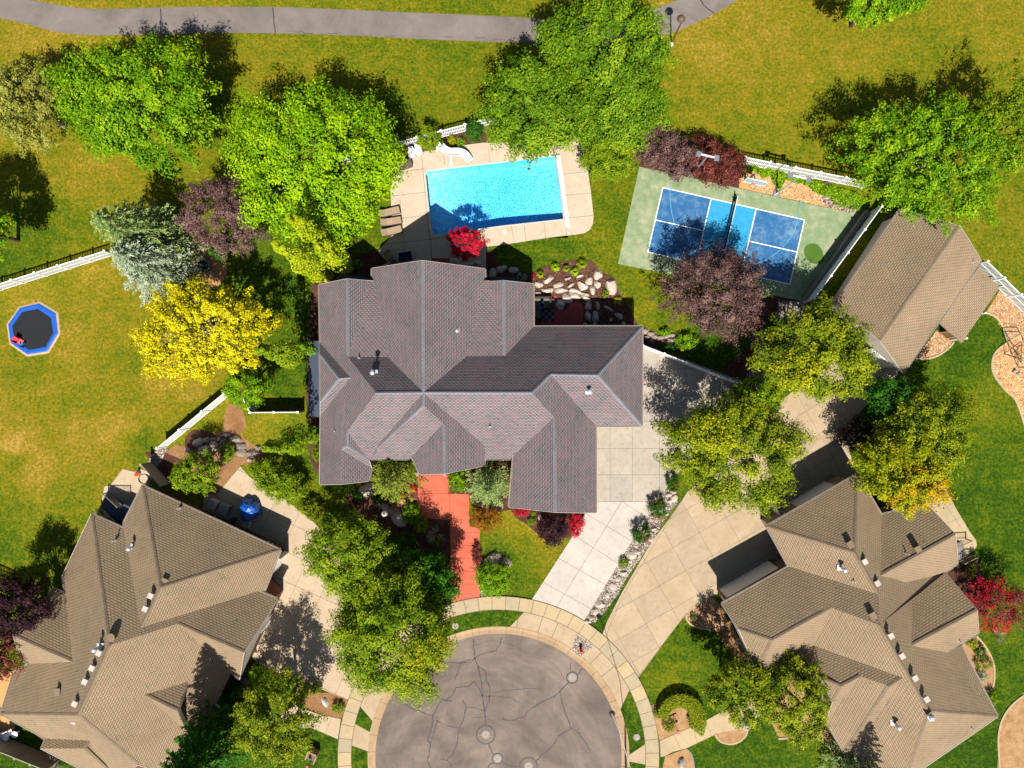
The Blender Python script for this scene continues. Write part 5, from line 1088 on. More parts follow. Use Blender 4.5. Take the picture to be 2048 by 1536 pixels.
twigs('bare purple brown branches of a shrub at the right house wall', 1952, 1172, 42, 1.8, 36, 4, 'bark', th=.02)
twigs('tangle of bare twigs at the bottom of the bed in the lower left', 112, 1530, 34, 1.2, 30, 5)
twigs('white bare twigs at the lower edge of the red maple', 1985, 1265, 22, 1.0, 18, 6)
print('plants done')
# ------------------------------------------------------------------ objects
rsn = random.Random(77)
def rock_mesh(rx, ry, h, seed, sub=2):
    bm = bmesh.new(); bmesh.ops.create_icosphere(bm, subdivisions=sub, radius=1); rs = random.Random(seed)
    pl = [(Vector((rs.gauss(0, 1), rs.gauss(0, 1), abs(rs.gauss(0, .8)) + .2)).normalized(), rs.uniform(.62, .9)) for _ in range(9)]
    for v in bm.verts:
        for n, d in pl:
            k = v.co.dot(n) - d
            if k > 0: v.co -= n * k
        v.co += Vector((rs.uniform(-1, 1), rs.uniform(-1, 1), rs.uniform(-1, 1))) * .035
        v.co.x *= rx; v.co.y *= ry; v.co.z *= h
    vs = [tuple(v.co) for v in bm.verts]; fs = [[v.index for v in f.verts] for f in bm.faces]; bm.free(); return vs, fs
def rock(label, px, py, rx, ry, h=.4, rot=0, mat='stone_pale', seed=0, group=None, name='boulder', cat='boulder', z=0.0):
    vs, fs = rock_mesh(rx * 1.2 / PPM, ry * 1.2 / PPM, h, seed * 13 + int(px) + int(py)); o = MB().add(vs, fs).build(name, MATS[mat]); o.location = (*G(px, py), z); o.rotation_euler = (0, 0, R(rot)); return tag(o, label, cat, group)
ORD = ['first', 'second', 'third', 'fourth', 'fifth', 'sixth', 'seventh', 'eighth', 'ninth', 'tenth', 'eleventh', 'twelfth', 'thirteenth', 'fourteenth', 'fifteenth', 'sixteenth', 'seventeenth', 'eighteenth', 'nineteenth', 'twentieth']
def rocks(desc, group, L, mat='stone_pale', h=.4, axis='x', name='boulder'):
    key = (lambda q: q[0]) if axis == 'x' else (lambda q: q[1]); side = 'left' if axis == 'x' else 'top'
    for i, q in enumerate(sorted(L, key=key)):
        rock('%s %s, %s from the %s' % (desc[0], desc[1], ORD[i] if i < 20 else str(i + 1) + 'th', side), q[0], q[1], q[2], q[3], h * (q[5] if len(q) > 5 else 1), q[4] if len(q) > 4 else 0, mat, i, group, name)
rocks(('pale sunlit boulder', 'in the mulch bed above the patio'), 'sunlit boulders above the patio', [(1078,569,8,7),(1098,559,11,6,35),(1117,571,11,6,15),(1095,581,12,5.5),(1122,581,12,5.5,5),(1150,583,11,6,-10),(1074,588,8,5),(1136,557,7,3,20),(1158,553,8,2.5,15),(1143,570,8,3.5,35),(1165,572,11,9,-20,1.3),(1178,562,8,8,0),(1196,549,8,11,-10,1.3),(1196,569,7,8,35),(1185,580,5,9,10),(1169,589,9,4,-20)])
rock('largest pale boulder at the right end of the mulch bed above the patio', 1224, 572, 12, 16, .8, 10, seed=5)
rocks(('grey shaded boulder', 'round the red patio'), 'shaded boulders around the patio', [(1134,597,12,8,-25),(1150,592,11,7,-20),(1171,597,10,5,-25),(1121,609,11,10,-20),(1176,613,6,10,0),(1195,610,4,9,8),(1176,634,6,10,5),(1191,634,7,12,0),(1171,651,6,5),(1189,651,7,4)], h=.45)
rocks(('grey angular rock', 'in the shaded bed right of the patio'), 'rocks in the shaded bed', [(1216,617,11,3,-30),(1238,632,10,5,-40),(1247,648,4,5),(1222,640,4,4)], h=.35)
rocks(('grey rock', 'at the house corner above the driveway fence'), 'rocks at the house corner', [(1290,662,8,7),(1303,668,8,6),(1292,675,7,5),(1310,674,7,5),(1322,675,8,4,10),(1335,672,8,5,30),(1345,670,6,4),(1342,680,8,5,10),(1353,678,6,4),(1303,682,6,4),(1334,684,6,3)], 'stone_grey', h=.35)
rocks(('grey boulder', 'in shade between main gable and red maple'), 'boulders below the main gable', [(913,524,8,6),(940,530,10,6),(985,547,7,10,-20),(1003,538,12,7,10),(1028,541,10,6,-15),(955,527,9,5),(972,552,6,5)], h=.4)
rocks(('pale boulder', 'in the rock garden below the left fence'), 'boulders in the left rock garden', [(396,884,10,9),(413,880,8,6),(427,881,6,5),(440,879,6,5),(453,871,11,5,15),(470,877,13,7,0,1.3),(447,883,8,4,40),(479,893,6,7),(487,893,8,6,-15),(485,905,10,10,0,1.2),(505,906,11,9,0),(502,917,8,6,20),(473,905,6,5),(432,893,12,9),(410,900,14,12,0),(375,900,6,6),(420,907,7,5),(445,918,7,5),(517,897,7,5)], 'stone_grey', h=.45)
rocks(('white boulder', 'on the gravel strip between the driveways'), 'white boulders on the gravel strip', [(1175,1243,7,4,10),(1182,1234,6,5),(1189,1222,8,6,20),(1200,1207,10,9,0),(1214,1191,7,7,40),(1226,1172,8,7),(1237,1157,8,6,30),(1247,1146,7,6),(1262,1110,10,8,10),(1272,1103,8,6),(1258,1122,6,5),(1300,1075,5,9,35),(1308,1058,6,5),(1337,989,8,5),(1344,983,8,5),(1346,997,9,7,40),(1340,1002,6,5),(1312,1060,5,4)], h=.4)
rock('large white boulder under the small olive spruce at the entry', 736, 978, 17, 13, .8, 30, seed=3)
rock('long white boulder beside the post of the tall garden lamp', 772, 1016, 16, 7, .6, -32, seed=4)
rock('large pointed white boulder below the flagstones', 800, 1038, 16, 12, .8, -35, seed=6)
rock('big grey boulder above the round shrub beside the red walk', 985, 1117, 20, 13, .8, 20, 'stone_grey', 7)
rock('white speckled boulder right of the round shrub beside the red walk', 1013, 1126, 11, 12, .6, 0, 'stone_pale', 8)
rock('white pointed stone standing in the brown bed by the left driveway', 650, 1404, 6, 10, .5, 25, 'white_paint', 9)
rock('white boulder at the bottom edge right of the sidewalk', 1362, 1527, 10, 11, .6, 0, 'stone_pale', 10)
rock('pale boulder under the eave of the lower left shrub by the garage', 490, 1362, 9, 9, .5, 0, 'stone_grey', 11)
rock('pale boulder in the mulch right of the green shrubs under the garage gable', 1079, 1036, 4, 7, .35, 0, 'stone_pale', 12)
rock('white boulder at the left edge of the joined olive trees', 1492, 1447, 10, 12, .5, 0, 'stone_pale', 13)
for i, (x, y, a, b) in enumerate(((2004, 643, 8, 7), (2012, 634, 7, 6), (2022, 625, 8, 5))):
    rock('tan flat stepping stone, %s from the left in the bark bed beside the white fence' % ORD[i], x, y, a, b, .07, 20, 'flagstone', i, 'stepping stones in the bark bed', 'stepping_stone', 'stepping stone')
def pebbles(label, poly, n, size, mat, seed, z=.03, name='gravel'):
    rng = np.random.default_rng(seed); w = [G(*p) for p in poly]; xs = [p[0] for p in w]; ys = [p[1] for p in w]; P = []
    while len(P) < n:
        q = (rng.uniform(min(xs), max(xs)), rng.uniform(min(ys), max(ys)))
        if inside(q, w): P.append((*q, z))
    P = np.array(P); s = size * rng.uniform(.5, 1.3, n); a = rng.uniform(0, 6.28, n); base = np.array([(1, 0, 0), (0, 1, 0), (-1, 0, 0), (0, -1, 0), (0, 0, .8)])
    asp = rng.uniform(.5, 1, n); V = []
    for bx in base:
        x = bx[0] * np.cos(a) - bx[1] * asp * np.sin(a); y = bx[0] * np.sin(a) + bx[1] * asp * np.cos(a); V.append(P + np.stack([x * s, y * s, bx[2] * s * .7], 1))
    V = np.stack(V, 1).reshape(-1, 3); b = np.arange(n)[:, None] * 5; F = np.concatenate([b + np.array(f) for f in ((0, 1, 4), (1, 2, 4), (2, 3, 4), (3, 0, 4))])
    o = np_mesh(name, V, F, MATS[mat], None, np.tile(0, len(V)).astype(float) + np.repeat(rng.uniform(0, 1, n), 5)); tag(o, label, 'gravel', kind='stuff'); return o
gm, gnt, gpn = newmat('gravel_mix'); at = N(gnt, 'ShaderNodeAttribute', attribute_name='tint')
gnt.links.new(ramp(gnt, at.outputs['Fac'], [alb(60, 50, 46), alb(130, 104, 88), alb(190, 170, 152), alb(244, 236, 226)]), gpn.inputs['Base Color']); gpn.inputs['Roughness'].default_value = .8; MATS['gravel_mix'] = gm
gs = [PP('1333,979 1352,985 1356,1004 1340,1022 1322,1050 1300,1090 1270,1130 1250,1160 1235,1190 1210,1222 1190,1244 1172,1246 1166,1243 1205,1180 1259,1089 1280,1060 1305,1010'),
      PP('1151.8,1269 1187,1292 1158.6,1310.7 1144,1299.8'), PP('300,915 318,897 335,896 318,930 300,945 296,935'), PP('1640,390 1735,405 1722,430 1650,412'),
      PP('1560,602 1612,604 1600,640 1580,700 1540,745 1500,790 1460,800 1440,812 1420,830 1440,800 1480,770 1500,740 1530,690 1545,650'), PP('958,1180 962,1196 975,1195 965,1180')]
for i, (p, n, s, lab) in enumerate(((gs[0], 5200, .09, 'river gravel strip between the two driveways'), (gs[1], 700, .08, 'gravel triangle round the fire hydrant'), (gs[2], 500, .09, 'gravel at the end of the white privacy fence'), (gs[3], 900, .1, 'white gravel at the right corner of the court'), (gs[4], 5200, .11, 'river rock bed running from the court corner to the driveway'), (gs[5], 60, .08, 'gravel at the lower right end of the red walk'))):
    bed(p, 'pebble', .09 if i == 1 else .035); pebbles(lab, p, n, s, 'gravel_mix', 30 + i, .115 if i == 1 else .04)
pebbles('loose bark mulch in the boulder bed above the patio', PP('1066,545 1100,530 1165,519 1195,535 1235,575 1262,620 1275,650 1167,655 1165,600 1070,590'), 2600, .06, 'lf_mulch', 41, .03, 'mulch')
pebbles('bark chips on the strip behind the basketball hoop', PP('1478,347 1490,335 1600,358 1700,385 1722,430 1600,402.5 1510,383'), 2600, .07, 'lf_chip', 42, .036, 'bark_chips')
pebbles('bark chips of the play area at the right edge', PP('2060,670 2000,698 1988,712 1985,735 1992,755 2012,780 2032,800 2060,880'), 1700, .08, 'lf_chip', 43, .033, 'bark_chips')
pebbles('pale chips in the bed beside the shed lean-to', PP('1834,714 1872,662 1903,686 1880,706 1845,716'), 900, .07, 'lf_chip', 44, .031, 'bark_chips')
pebbles('pale chips in the bed along the right white fence', PP('1972,626 2000,580 2060,620 2060,700 2016,680 1998,640'), 1600, .07, 'lf_chip', 45, .031, 'bark_chips')
pebbles('leaf litter on the dirt bed at the driveway bend', PP('1366,1230 1425,1192 1440,1215 1450,1262 1400,1254'), 900, .07, 'lf_chip', 46, .031, 'leaf_litter')

# ---- fences
def fence(label, pts_px, h, style='picket', mat='white_vinyl', sp=2.35, name='fence', cat='fence', end=True):
    W_ = [G(*p) for p in pts_px]; t = thing(name, label, cat, (*W_[0], 0)); ox, oy = W_[0]
    mbp = MB(); mr = MB(); 
    for (a, b) in zip(W_, W_[1:]):
        dx, dy = b[0] - a[0], b[1] - a[1]; L = math.hypot(dx, dy); ang = math.atan2(dy, dx); ns = max(1, round(L / sp)); c, s = dx / L, dy / L
        q = lambda d, z: (a[0] + c * d - ox, a[1] + s * d - oy, z)
        for i in range(ns + 1):
            if i == ns and b != W_[-1]: continue
            pm_ = MB(); x, y, _ = q(L * i / ns, 0); pm_.box((x, y, h / 2 + .03), (.13, .13, h + .06), ang); pm_.box((x, y, h + .09), (.19, .19, .04), ang); pm_.build('post', MATS[mat], t)
        if style == 'picket':
            for z in (.12, h * .52, h - .1): mr.box(q(L / 2, z), (L, .05, .09), ang)
            n = int(L / .155); mr.box(q(L / 2, h - .02), (L, .06, .06), ang)
            for i in range(n): mbp.box(q((i + .5) * L / n, h * .5), (.075, .03, h - .2), ang)
        else:
            mr.box(q(L / 2, h - .02), (L, .07, .1), ang); mr.box(q(L / 2, .1), (L, .06, .12), ang); mbp.box(q(L / 2, h / 2), (L, .035, h - .2), ang)
    mbp.build('pickets' if style == 'picket' else 'panel', MATS[mat], t); mr.build('rail', MATS[mat], t); return t
fence('white picket fence running from the left edge to the blue spruce', PP('-40,594 231,509.5'), 1.75)
fence('white picket fence behind the pool slide', PP('690,327 745,311 932,262.5 985,248'), 1.6)
fence('white picket fence behind the basketball court', PP('1478,327 1722,376'), 1.75)
fence('white picket fence at the right edge beside the shed lean-to', PP('1948,530 2046,626 2075,655'), 1.8)
fence('white privacy fence running diagonally in the left yard', PP('334,893 465,785.5'), 1.8, 'panel')
fence('short white privacy fence between the hedge and the house', PP('500,795 515,823.6 608,822.8'), 1.8, 'panel', sp=1.9)
fence('tan privacy fence panel at the corner of the left house', PP('304,925 341,966'), 1.9, 'panel', 'tan_vinyl', sp=2.6)
fence('tan privacy fence in the lower left corner', PP('-30,1458 120,1518'), 1.9, 'panel', 'tan_vinyl', sp=1.55)
fence('white privacy fence along the upper edge of the central driveway', PP('1278,692.5 1490,775'), 1.7, 'panel')
fence('white privacy fence on the concrete wall beside the sports court', PP('1737,426 1606,604'), 2.3, 'panel')
fence('white gate fence beside the garage of the right house', PP('1549,1028 1522,982'), 1.8, 'panel', sp=1.1)
fence('black metal fence at the left edge above the left house', PP('-20,1140 30,1162'), 1.4, 'picket', 'dark_metal')
mb = MB(); a, b = G(1731, 428), G(1607, 606); ang = math.atan2(b[1] - a[1], b[0] - a[0]); mb.box(((a[0] + b[0]) / 2 - .15, (a[1] + b[1]) / 2 + .1, .45), (math.dist(a, b), .35, .9), ang)
tag(mb.build('retaining_wall', MATS['conc_grey']), 'low grey concrete retaining wall at the right end of the sports court', 'wall')

# ---- shed
SV = dict(a=(1811,416),b=(1840.8,425),c=(1920,452.5),d=(1962.5,522),e=(1806.6,746.5),f=(1761,683),g=(1672,606.5),h=(1790,433))
SV = dict(a=(1800,418),c=(1920,452.5),d=(1962.5,522),e=(1806.6,746.5),f=(1760,682),g=(1672,606.5))
SF = [('W','a c f g'),('E','c d e f')]
sh, sroof, sinfo, sz = make_house('shed', 'long tan roofed shed between the sports court and the right lawn', 'shed', SV, SF, -36, .5, 3.1, 'a d e g', (1820, 590), 'shingle_tan', 'cap_tan')
walls(sh, PP('1802,428 1950,521 1806,732 1688,606'), 3.1, 'stucco_cream')
vent(sh, sroof, sinfo, 1946, 524, 'pipe')
flatroof(sh, PP('1958,534.5 1999,575 1924,686 1877,644'), (2.95, 2.35, 2.35, 2.95), 'shingle_tan', 'lean_to_roof', -36, 'E')
for x, y in ((1990, 575), (1918, 678), (1955, 628)): rel(MB().box((*G(x, y, 1.1), 1.1), (.14, .14, 2.2), R(-36)), 'post', MATS['white_paint'], sh)
panel(sh, gp(1735, 728, 0) if 0 else (1718,700), (1760,735), .05, 2.3, 'white_vinyl', 'garage_door', .08)
panel(sh, (1880,665), (1893,676), .05, 2.2, 'wood_brown', 'door', .06, frame='wood_tan')

# ---- garage doors and windows of the two tan houses
panel(rh, gp(1462,1206,3.85), gp(1570,1144,3.85), .05, 2.7, 'white_paint', 'garage_door', .12, frame='wood_brown')
panel(rh, gp(1590,1040,3.85), gp(1690,980,3.85), .05, 2.7, 'white_paint', 'garage_door', .5, frame='stucco_cream')
panel(rh, gp(1578,1118,3.85), gp(1586,1131,3.85), .9, 2.2, 'glass_dark', 'window', .3, frame='wood_brown')
for i in range(3):
    u = lerp((518,1182),(480,1330), .15 + i * .3)
for (a_, b_) in (((408,1046),(420,1051)),((468,1075),(478,1080)),((486,1083),(496,1088)),((520,1097),(528,1101))):
    panel(lh, gp(*a_, 3.0), gp(*b_, 3.0), .9, 2.1, 'glass_dark', 'window', .26, frame='white_paint')
panel(lh, gp(521,1246,3.0), gp(490,1306,3.0), .05, 2.4, 'white_paint', 'garage_door', .3, frame='stucco_cream')
panel(lh, gp(552,1120,3.0), gp(536,1148,3.0), .05, 2.4, 'white_paint', 'garage_door', .3, frame='stucco_cream')
mb = MB(); mb.box((*G(499, 1247, 0), 0), (.1, .1, .1))
lm = thing('wall_lamp', 'small wall lamp above the garage door of the left house', 'lamp', (*G(504, 1256, 2.6), 2.5)); mb = MB(); mb.box((0, 0, .1), (.22, .22, .3)); mb.build('housing', MATS['dark_metal'], lm)

# ---- lamps and poles
def lamp_post(label, px, py, h, arm, mat='bronze', head='globe', shade=.38, col='bronze'):
    t = thing('lamp_post', label, 'lamp', (*G(px, py), 0)); MB().tube([(0, 0, 0), (0, 0, h * .5), (0, 0, h)], [.09, .07, .05], 10).build('pole', MATS[mat], t)
    MB().lathe((0, 0, 0), [(.22, 0), (.22, .1), (.14, .22), (.1, .5)], 12).build('base', MATS['white_paint' if head == 'globe' else mat], t); c, s = arm
    if c or s: MB().tube([(0, 0, h - .15), (c * .5, s * .5, h + .12), (c, s, h + .05)], [.04, .035, .03], 8).build('arm', MATS[mat], t)
    MB().lathe((c, s, h - .35), [(0.08, .0), (.26, .02), (shade, .12), (shade * .9, .2), (.22, .36), (.1, .44), (.05, .6), (0, .62)], 18).build('lamp_shade', MATS[col], t); return t
lamp_post('brown park lamp post with round hood beside the path', 1342, 89, 4.5, (-.12, .1))
g = lamp_post('slim black garden lamp with white round head left of the red walk', 790, 1006, 5.4, (0, 0), 'dark_metal', 'post', .26, 'conc_white')
def flood(label, px, py, h, ang):
    t = thing('floodlight_pole', label, 'floodlight', (*G(px, py), 0)); MB().box((0, 0, .1), (.55, .55, .2), R(-12)).build('base', MATS['grey_metal'], t)
    MB().tube([(0, 0, .15), (0, 0, h)], [.08, .055], 10).build('pole', MATS['galv'], t); c, s = math.cos(R(ang)), math.sin(R(ang))
    MB().box((0, 0, h), (1.15, .12, .12), R(ang)).build('crossbar', MATS['white_paint'], t)
    for k in (-1, 1): MB().box((c * .78 * k - s * -.0, s * .78 * k, h - .05), (.42, .46, .14), R(ang + 8 * k)).build('floodlight', MATS['grey_metal'], t)
flood('floodlight pole with two lamps rising from the wine red shrubs', 1383, 350, 5.3, -13); flood('floodlight pole with two lamps on the bark strip behind the court', 1552, 388, 5.2, -13)
t = thing('street_lamp', 'street lamp arm over the kerb at the lower right of the cul-de-sac', 'street lamp', (*G(1252, 1560), 0))
MB().tube([(0, 0, 0), (0, 0, 7.4)], [.1, .07], 10).build('pole', MATS['dark_metal'], t)
hx_, hy_ = G(1224, 1427, 7.7); MB().tube([(0, 0, 7.3), (.2 * (hx_ - t.location.x), .4 * (hy_ - t.location.y), 7.8), (.75 * (hx_ - t.location.x), .85 * (hy_ - t.location.y), 7.9), (hx_ - t.location.x, hy_ - t.location.y, 7.75)], .03, 6).build('arm', MATS['galv'], t)
mb = MB(); mb.lathe((hx_ - t.location.x, hy_ - t.location.y, 7.6), [(.1, 0), (.24, .04), (.26, .12), (.1, .22), (0, .24)], 16); mb.build('lamp_head', MATS['dark_metal'], t)

# ---- court equipment
t = thing('court_net', 'black net across the middle of the blue court with posts', 'net', (*G(1452, 462), 0)); a, b = cp(.5, -.09), cp(.5, 1.05); lx, ly = t.location.x, t.location.y; ang = math.atan2(b[1] - a[1], b[0] - a[0]); L = math.dist(a, b)
MB().box(((a[0] + b[0]) / 2 - lx, (a[1] + b[1]) / 2 - ly, .55), (L, .02, .75), ang).build('mesh', MATS['dark_metal'], t); MB().box(((a[0] + b[0]) / 2 - lx, (a[1] + b[1]) / 2 - ly, .93), (L, .05, .06), ang).build('band', MATS['white_vinyl'], t)
for q in (a, b): mb = MB(); mb.tube([(q[0] - lx, q[1] - ly, .05), (q[0] - lx, q[1] - ly, 1.0)], .05, 8); mb.box((q[0] - lx, q[1] - ly, .09), (.5, .12, .08), ang + 1.57); mb.box((q[0] - lx, q[1] - ly, .09), (.12, .7, .08), ang + 1.57); mb.build('post', MATS['dark_metal'], t)
t = thing('basketball_hoop', 'basketball hoop with clear backboard and orange rim behind the court', 'basketball hoop', (*G(1490, 364), 0)); A_ = R(-13); fwd = (math.sin(A_) * 1, -math.cos(A_))
f = lambda d, sd=0: (fwd[0] * d + math.cos(A_) * sd, fwd[1] * d + math.sin(A_) * sd)
MB().tube([(0, 0, 0), (0, 0, 2.5)], .09, 10).build('pole', MATS['grey_metal'], t); MB().tube([(0, 0, 2.4), (*f(.9), 3.2)], .06, 8).build('arm', MATS['grey_metal'], t); MB().tube([(0, 0, 1.7), (*f(.85), 2.9)], .035, 8).build('brace', MATS['grey_metal'], t)
mb = MB(); mb.box((*f(1.0), 3.3), (1.8, .04, 1.05), A_); mb.build('backboard', MATS['galv'], t)
mb = MB()
for z in (2.78, 3.82): mb.box((*f(1.0), z), (1.86, .07, .06), A_)
for sd in (-.92, .92): mb.box((*f(1.0, sd), 3.3), (.06, .07, 1.1), A_)
mb.build('backboard_frame', MATS['white_paint'], t)
c = f(1.35); mb = MB(); mb.tube([(c[0] + .23 * math.cos(k * .3142 * 2 / 2), c[1] + .23 * math.sin(k * .3142), 3.0) for k in range(21)], .022, 6); mb.box((*f(1.08), 3.0), (.16, .2, .04), A_); mb.build('rim', MATS['rim_orange'], t)
mb = MB()
for k in range(12):
    a = k * math.pi / 6; b = a + math.pi / 6; mb.tube([(c[0] + .22 * math.cos(a), c[1] + .22 * math.sin(a), 3.0), (c[0] + .13 * math.cos(b), c[1] + .13 * math.sin(b), 2.6)], .01, 3); mb.tube([(c[0] + .22 * math.cos(b), c[1] + .22 * math.sin(b), 3.0), (c[0] + .13 * math.cos(a), c[1] + .13 * math.sin(a), 2.6)], .01, 3)
mb.build('hoop_net', MATS['white_vinyl'], t)
tag(MB().box((*G(1612, 597), .2), (.5, .55, .34), R(-30)).box((*G(1612, 597), .4), (.42, .2, .06), R(-30)).build('equipment_box', MATS['dark_metal']), 'small black box at the lower right corner of the sports court', 'box')
mb = MB(); mb.lathe((*G(1652, 371), .1), [(.2, 0), (.3, .0), (.33, .08), (.3, .16), (.2, .16), (.17, .08), (.2, 0)], 20); tag(mb.build('tyre_ring', MATS['bronze']), 'brown ring hanging on the picket fence behind the court', 'ring')

# ---- trampoline
C_ = G(68, 660); tr_ = thing('trampoline', 'octagonal in ground trampoline with blue padding in the left lawn', 'trampoline', (*C_, 0))
oc = [G(*p) for p in Zp('A1', '150,865 290,832 412,905 428,1050 350,1180 205,1203 85,1120 65,985')]; ic = [G(*p) for p in Zp('A1', '172,892 282,870 380,935 396,1046 340,1148 218,1170 115,1100 96,995')]
ec = shrink([(x, y) for x, y in oc], 1.09)
ring = lambda A, B, z0, z1: MB().add([(p[0] - C_[0], p[1] - C_[1], z0) for p in A] + [(p[0] - C_[0], p[1] - C_[1], z1) for p in B], [((i + 1) % 8, i, 8 + i, 8 + (i + 1) % 8) for i in range(8)])
ring(ec, oc, .02, .07).build('surround', MATS['conc_tan'], tr_)
m2 = MB(); n8 = 8; m2.add([(p[0] - C_[0], p[1] - C_[1], .10) for p in oc] + [(p[0] - C_[0], p[1] - C_[1], .14) for p in shrink(oc, .93)] + [(p[0] - C_[0], p[1] - C_[1], .12) for p in ic], [((i + 1) % 8, i, 8 + i, 8 + (i + 1) % 8) for i in range(8)] + [(8 + (i + 1) % 8, 8 + i, 16 + i, 16 + (i + 1) % 8) for i in range(8)]); m2.build('padding', MATS['blue_pad'], tr_)
MB().add([(p[0] - C_[0], p[1] - C_[1], .09) for p in ic], [tuple(range(7, -1, -1))]).build('jumping_mat', MATS['black_rubber'], tr_)
ts = thing('toy_slide', 'small red and blue plastic toy slide on the trampoline', 'toy slide', (*G(43, 683), .1), R(-35))
MB().add([(-.5, .28, .5), (-.5, -.28, .5), (-.1, -.25, .18), (-.1, .25, .18), (.35, -.27, .03), (.35, .27, .03)], [(0, 1, 2, 3), (3, 2, 4, 5)]).box((-.3, .27, .38), (.5, .05, .3)).box((-.3, -.27, .38), (.5, .05, .3)).build('chute', MATS['red_plastic'], ts)
mb = MB()
for k in range(3): mb.box((.42 + .02 * k, -.1, .12 + .13 * k), (.5, .12, .06), R(90))
mb.box((.3, -.3, .3), (.08, .08, .6)); mb.box((.55, -.3, .3), (.08, .08, .6)); mb.build('steps', MATS['blue_plastic'], ts)

# ---- pool furniture
ps = thing('pool_slide', 'white curved water slide at the upper edge of the pool', 'water slide', (*G(905, 303), 0)); ox, oy = ps.location.x, ps.location.y
path = smooth([(882, 293), (889, 300), (900, 305), (912, 305), (922, 306), (932, 312), (939, 322)], 4, False); n = len(path); zs = [1.75 - 1.45 * (i / (n - 1)) ** .8 for i in range(n)]; V = []; 
for i, p in enumerate(path):
    z = zs[i]; x, y = G(*p, z); q = G(*path[min(i + 1, n - 1)], z); q0 = G(*path[max(i - 1, 0)], z); dx, dy = q[0] - q0[0], q[1] - q0[1]; l = math.hypot(dx, dy); nx, ny = -dy / l, dx / l
    for w_, dz in ((-.36, .22), (-.33, .24), (-.26, .02), (0, -.05), (.26, .02), (.33, .24), (.36, .22), (.3, -.06), (0, -.12), (-.3, -.06)): V.append((x + nx * w_ - ox, y + ny * w_ - oy, z + dz))
MB().add(V, [(i * 10 + k, i * 10 + (k + 1) % 10, i * 10 + 10 + (k + 1) % 10, i * 10 + 10 + k) for i in range(n - 1) for k in range(10)]).build('chute', MATS['white_vinyl'], ps, True)
mb = MB(); q = G(880, 298); 
for k in range(4): mb.box((q[0] - ox - .25 + .09 * k, q[1] - oy, .3 + .38 * k), (.3, .5, .05), R(35))
for sx in (-.25, .25): mb.tube([(q[0] - ox - .35, q[1] - oy + sx, 0), (q[0] - ox + .1, q[1] - oy + sx, 1.8)], .03, 6)
mb.build('ladder', MATS['white_vinyl'], ps)
mb = MB(); q = G(902, 329); mb.box((q[0] - ox, q[1] - oy, .12), (.28, .36, .1)); mb.tube([(q[0] - ox, q[1] - oy, .1), (q[0] - ox + .1, q[1] - oy + .7, .9)], .06, 8); mb.build('support', MATS['white_vinyl'], ps)
def lounge_chair(label, px, py, rot):
    t = thing('patio_chair', label, 'chair', (*G(px, py), .08), R(rot), 'white plastic chairs beside the pool'); MB().box((0, -.05, .4), (.5, .5, .05)).build('seat', MATS['white_vinyl'], t)
    bp = MB(); bp.add([(-.26, .2, .42), (.26, .2, .42), (.27, .42, .75), (.2, .5, .92), (0, .53, .97), (-.2, .5, .92), (-.27, .42, .75), (-.26, .24, .40), (.26, .24, .40), (.27, .46, .73), (.2, .54, .9), (0, .57, .95), (-.2, .54, .9), (-.27, .46, .73)], [(0, 1, 2, 3, 4, 5, 6), (13, 12, 11, 10, 9, 8, 7)] + [(i, (i + 1) % 7, 7 + (i + 1) % 7, 7 + i) for i in range(7)]); bp.build('backrest', MATS['white_vinyl'], t)
    for sx in (-.29, .29): MB().box((sx, 0, .62), (.08, .6, .05)).build('armrest', MATS['white_vinyl'], t)
    for sx in (-.25, .25):
        for sy in (-.27, .24): MB().tube([(sx * 1.1, sy * 1.1, 0), (sx, sy, .6 if sy < 0 else .5)], [.03, .035], 6).build('leg', MATS['white_vinyl'], t)
lounge_chair('left white plastic chair behind the grey storage box', 826, 312, 14); lounge_chair('right white plastic chair under the pool fence shrub', 839, 307, 12)
t = thing('deck_box', 'large grey resin storage box at the upper left corner of the pool deck', 'storage box', (*G(811, 332), .08), R(18)); MB().box((0, 0, .3), (1.25, .68, .6), taper=1.03).build('body', MATS['grey_resin'], t); mb = MB(); mb.box((0, 0, .64), (1.34, .76, .08)); mb.box((0, -.1, .70), (1.2, .5, .03)); mb.build('lid', MATS['grey_resin'], t)
def lounger(label, px, py, rot, mat, back=.3):
    t = thing('sun_lounger', label, 'sun lounger', (*G(px, py), .08), R(rot), 'sun loungers left of the pool'); MB().box((.3, 0, .34), (1.35, .62, .1)).build('cushion', MATS[mat], t)
    MB().add([(-.35, -.31, .36), (-.35, .31, .36), (-.9, .31, .36 + back), (-.9, -.31, .36 + back), (-.35, -.31, .28), (-.35, .31, .28), (-.9, .31, .28 + back), (-.9, -.31, .28 + back)], [(1, 0, 3, 2), (4, 5, 6, 7), (0, 4, 7, 3), (5, 1, 2, 6), (3, 7, 6, 2)]).build('backrest', MATS[mat], t)
    mb = MB(); mb.box((0.05, .34, .28), (1.95, .05, .07)); mb.box((0.05, -.34, .28), (1.95, .05, .07)); mb.box((1.0, 0, .28), (.05, .68, .07)); mb.build('frame', MATS['dark_metal'], t)
    for sx in (-.6, .9):
        for sy in (-.3, .3): MB().tube([(sx, sy, 0), (sx, sy, .28)], .025, 6).build('leg', MATS['dark_metal'], t)
lounger('upper sun lounger half hidden by the lime green tree', 783, 445, -5 + 14, 'tan_cushion'); lounger('lower sun lounger with a pale cushion beside the pool', 784, 464, 14, 'tan_cushion')
lounger('topmost lounger almost hidden under the lime green tree', 780, 426, 14, 'tan_cushion')
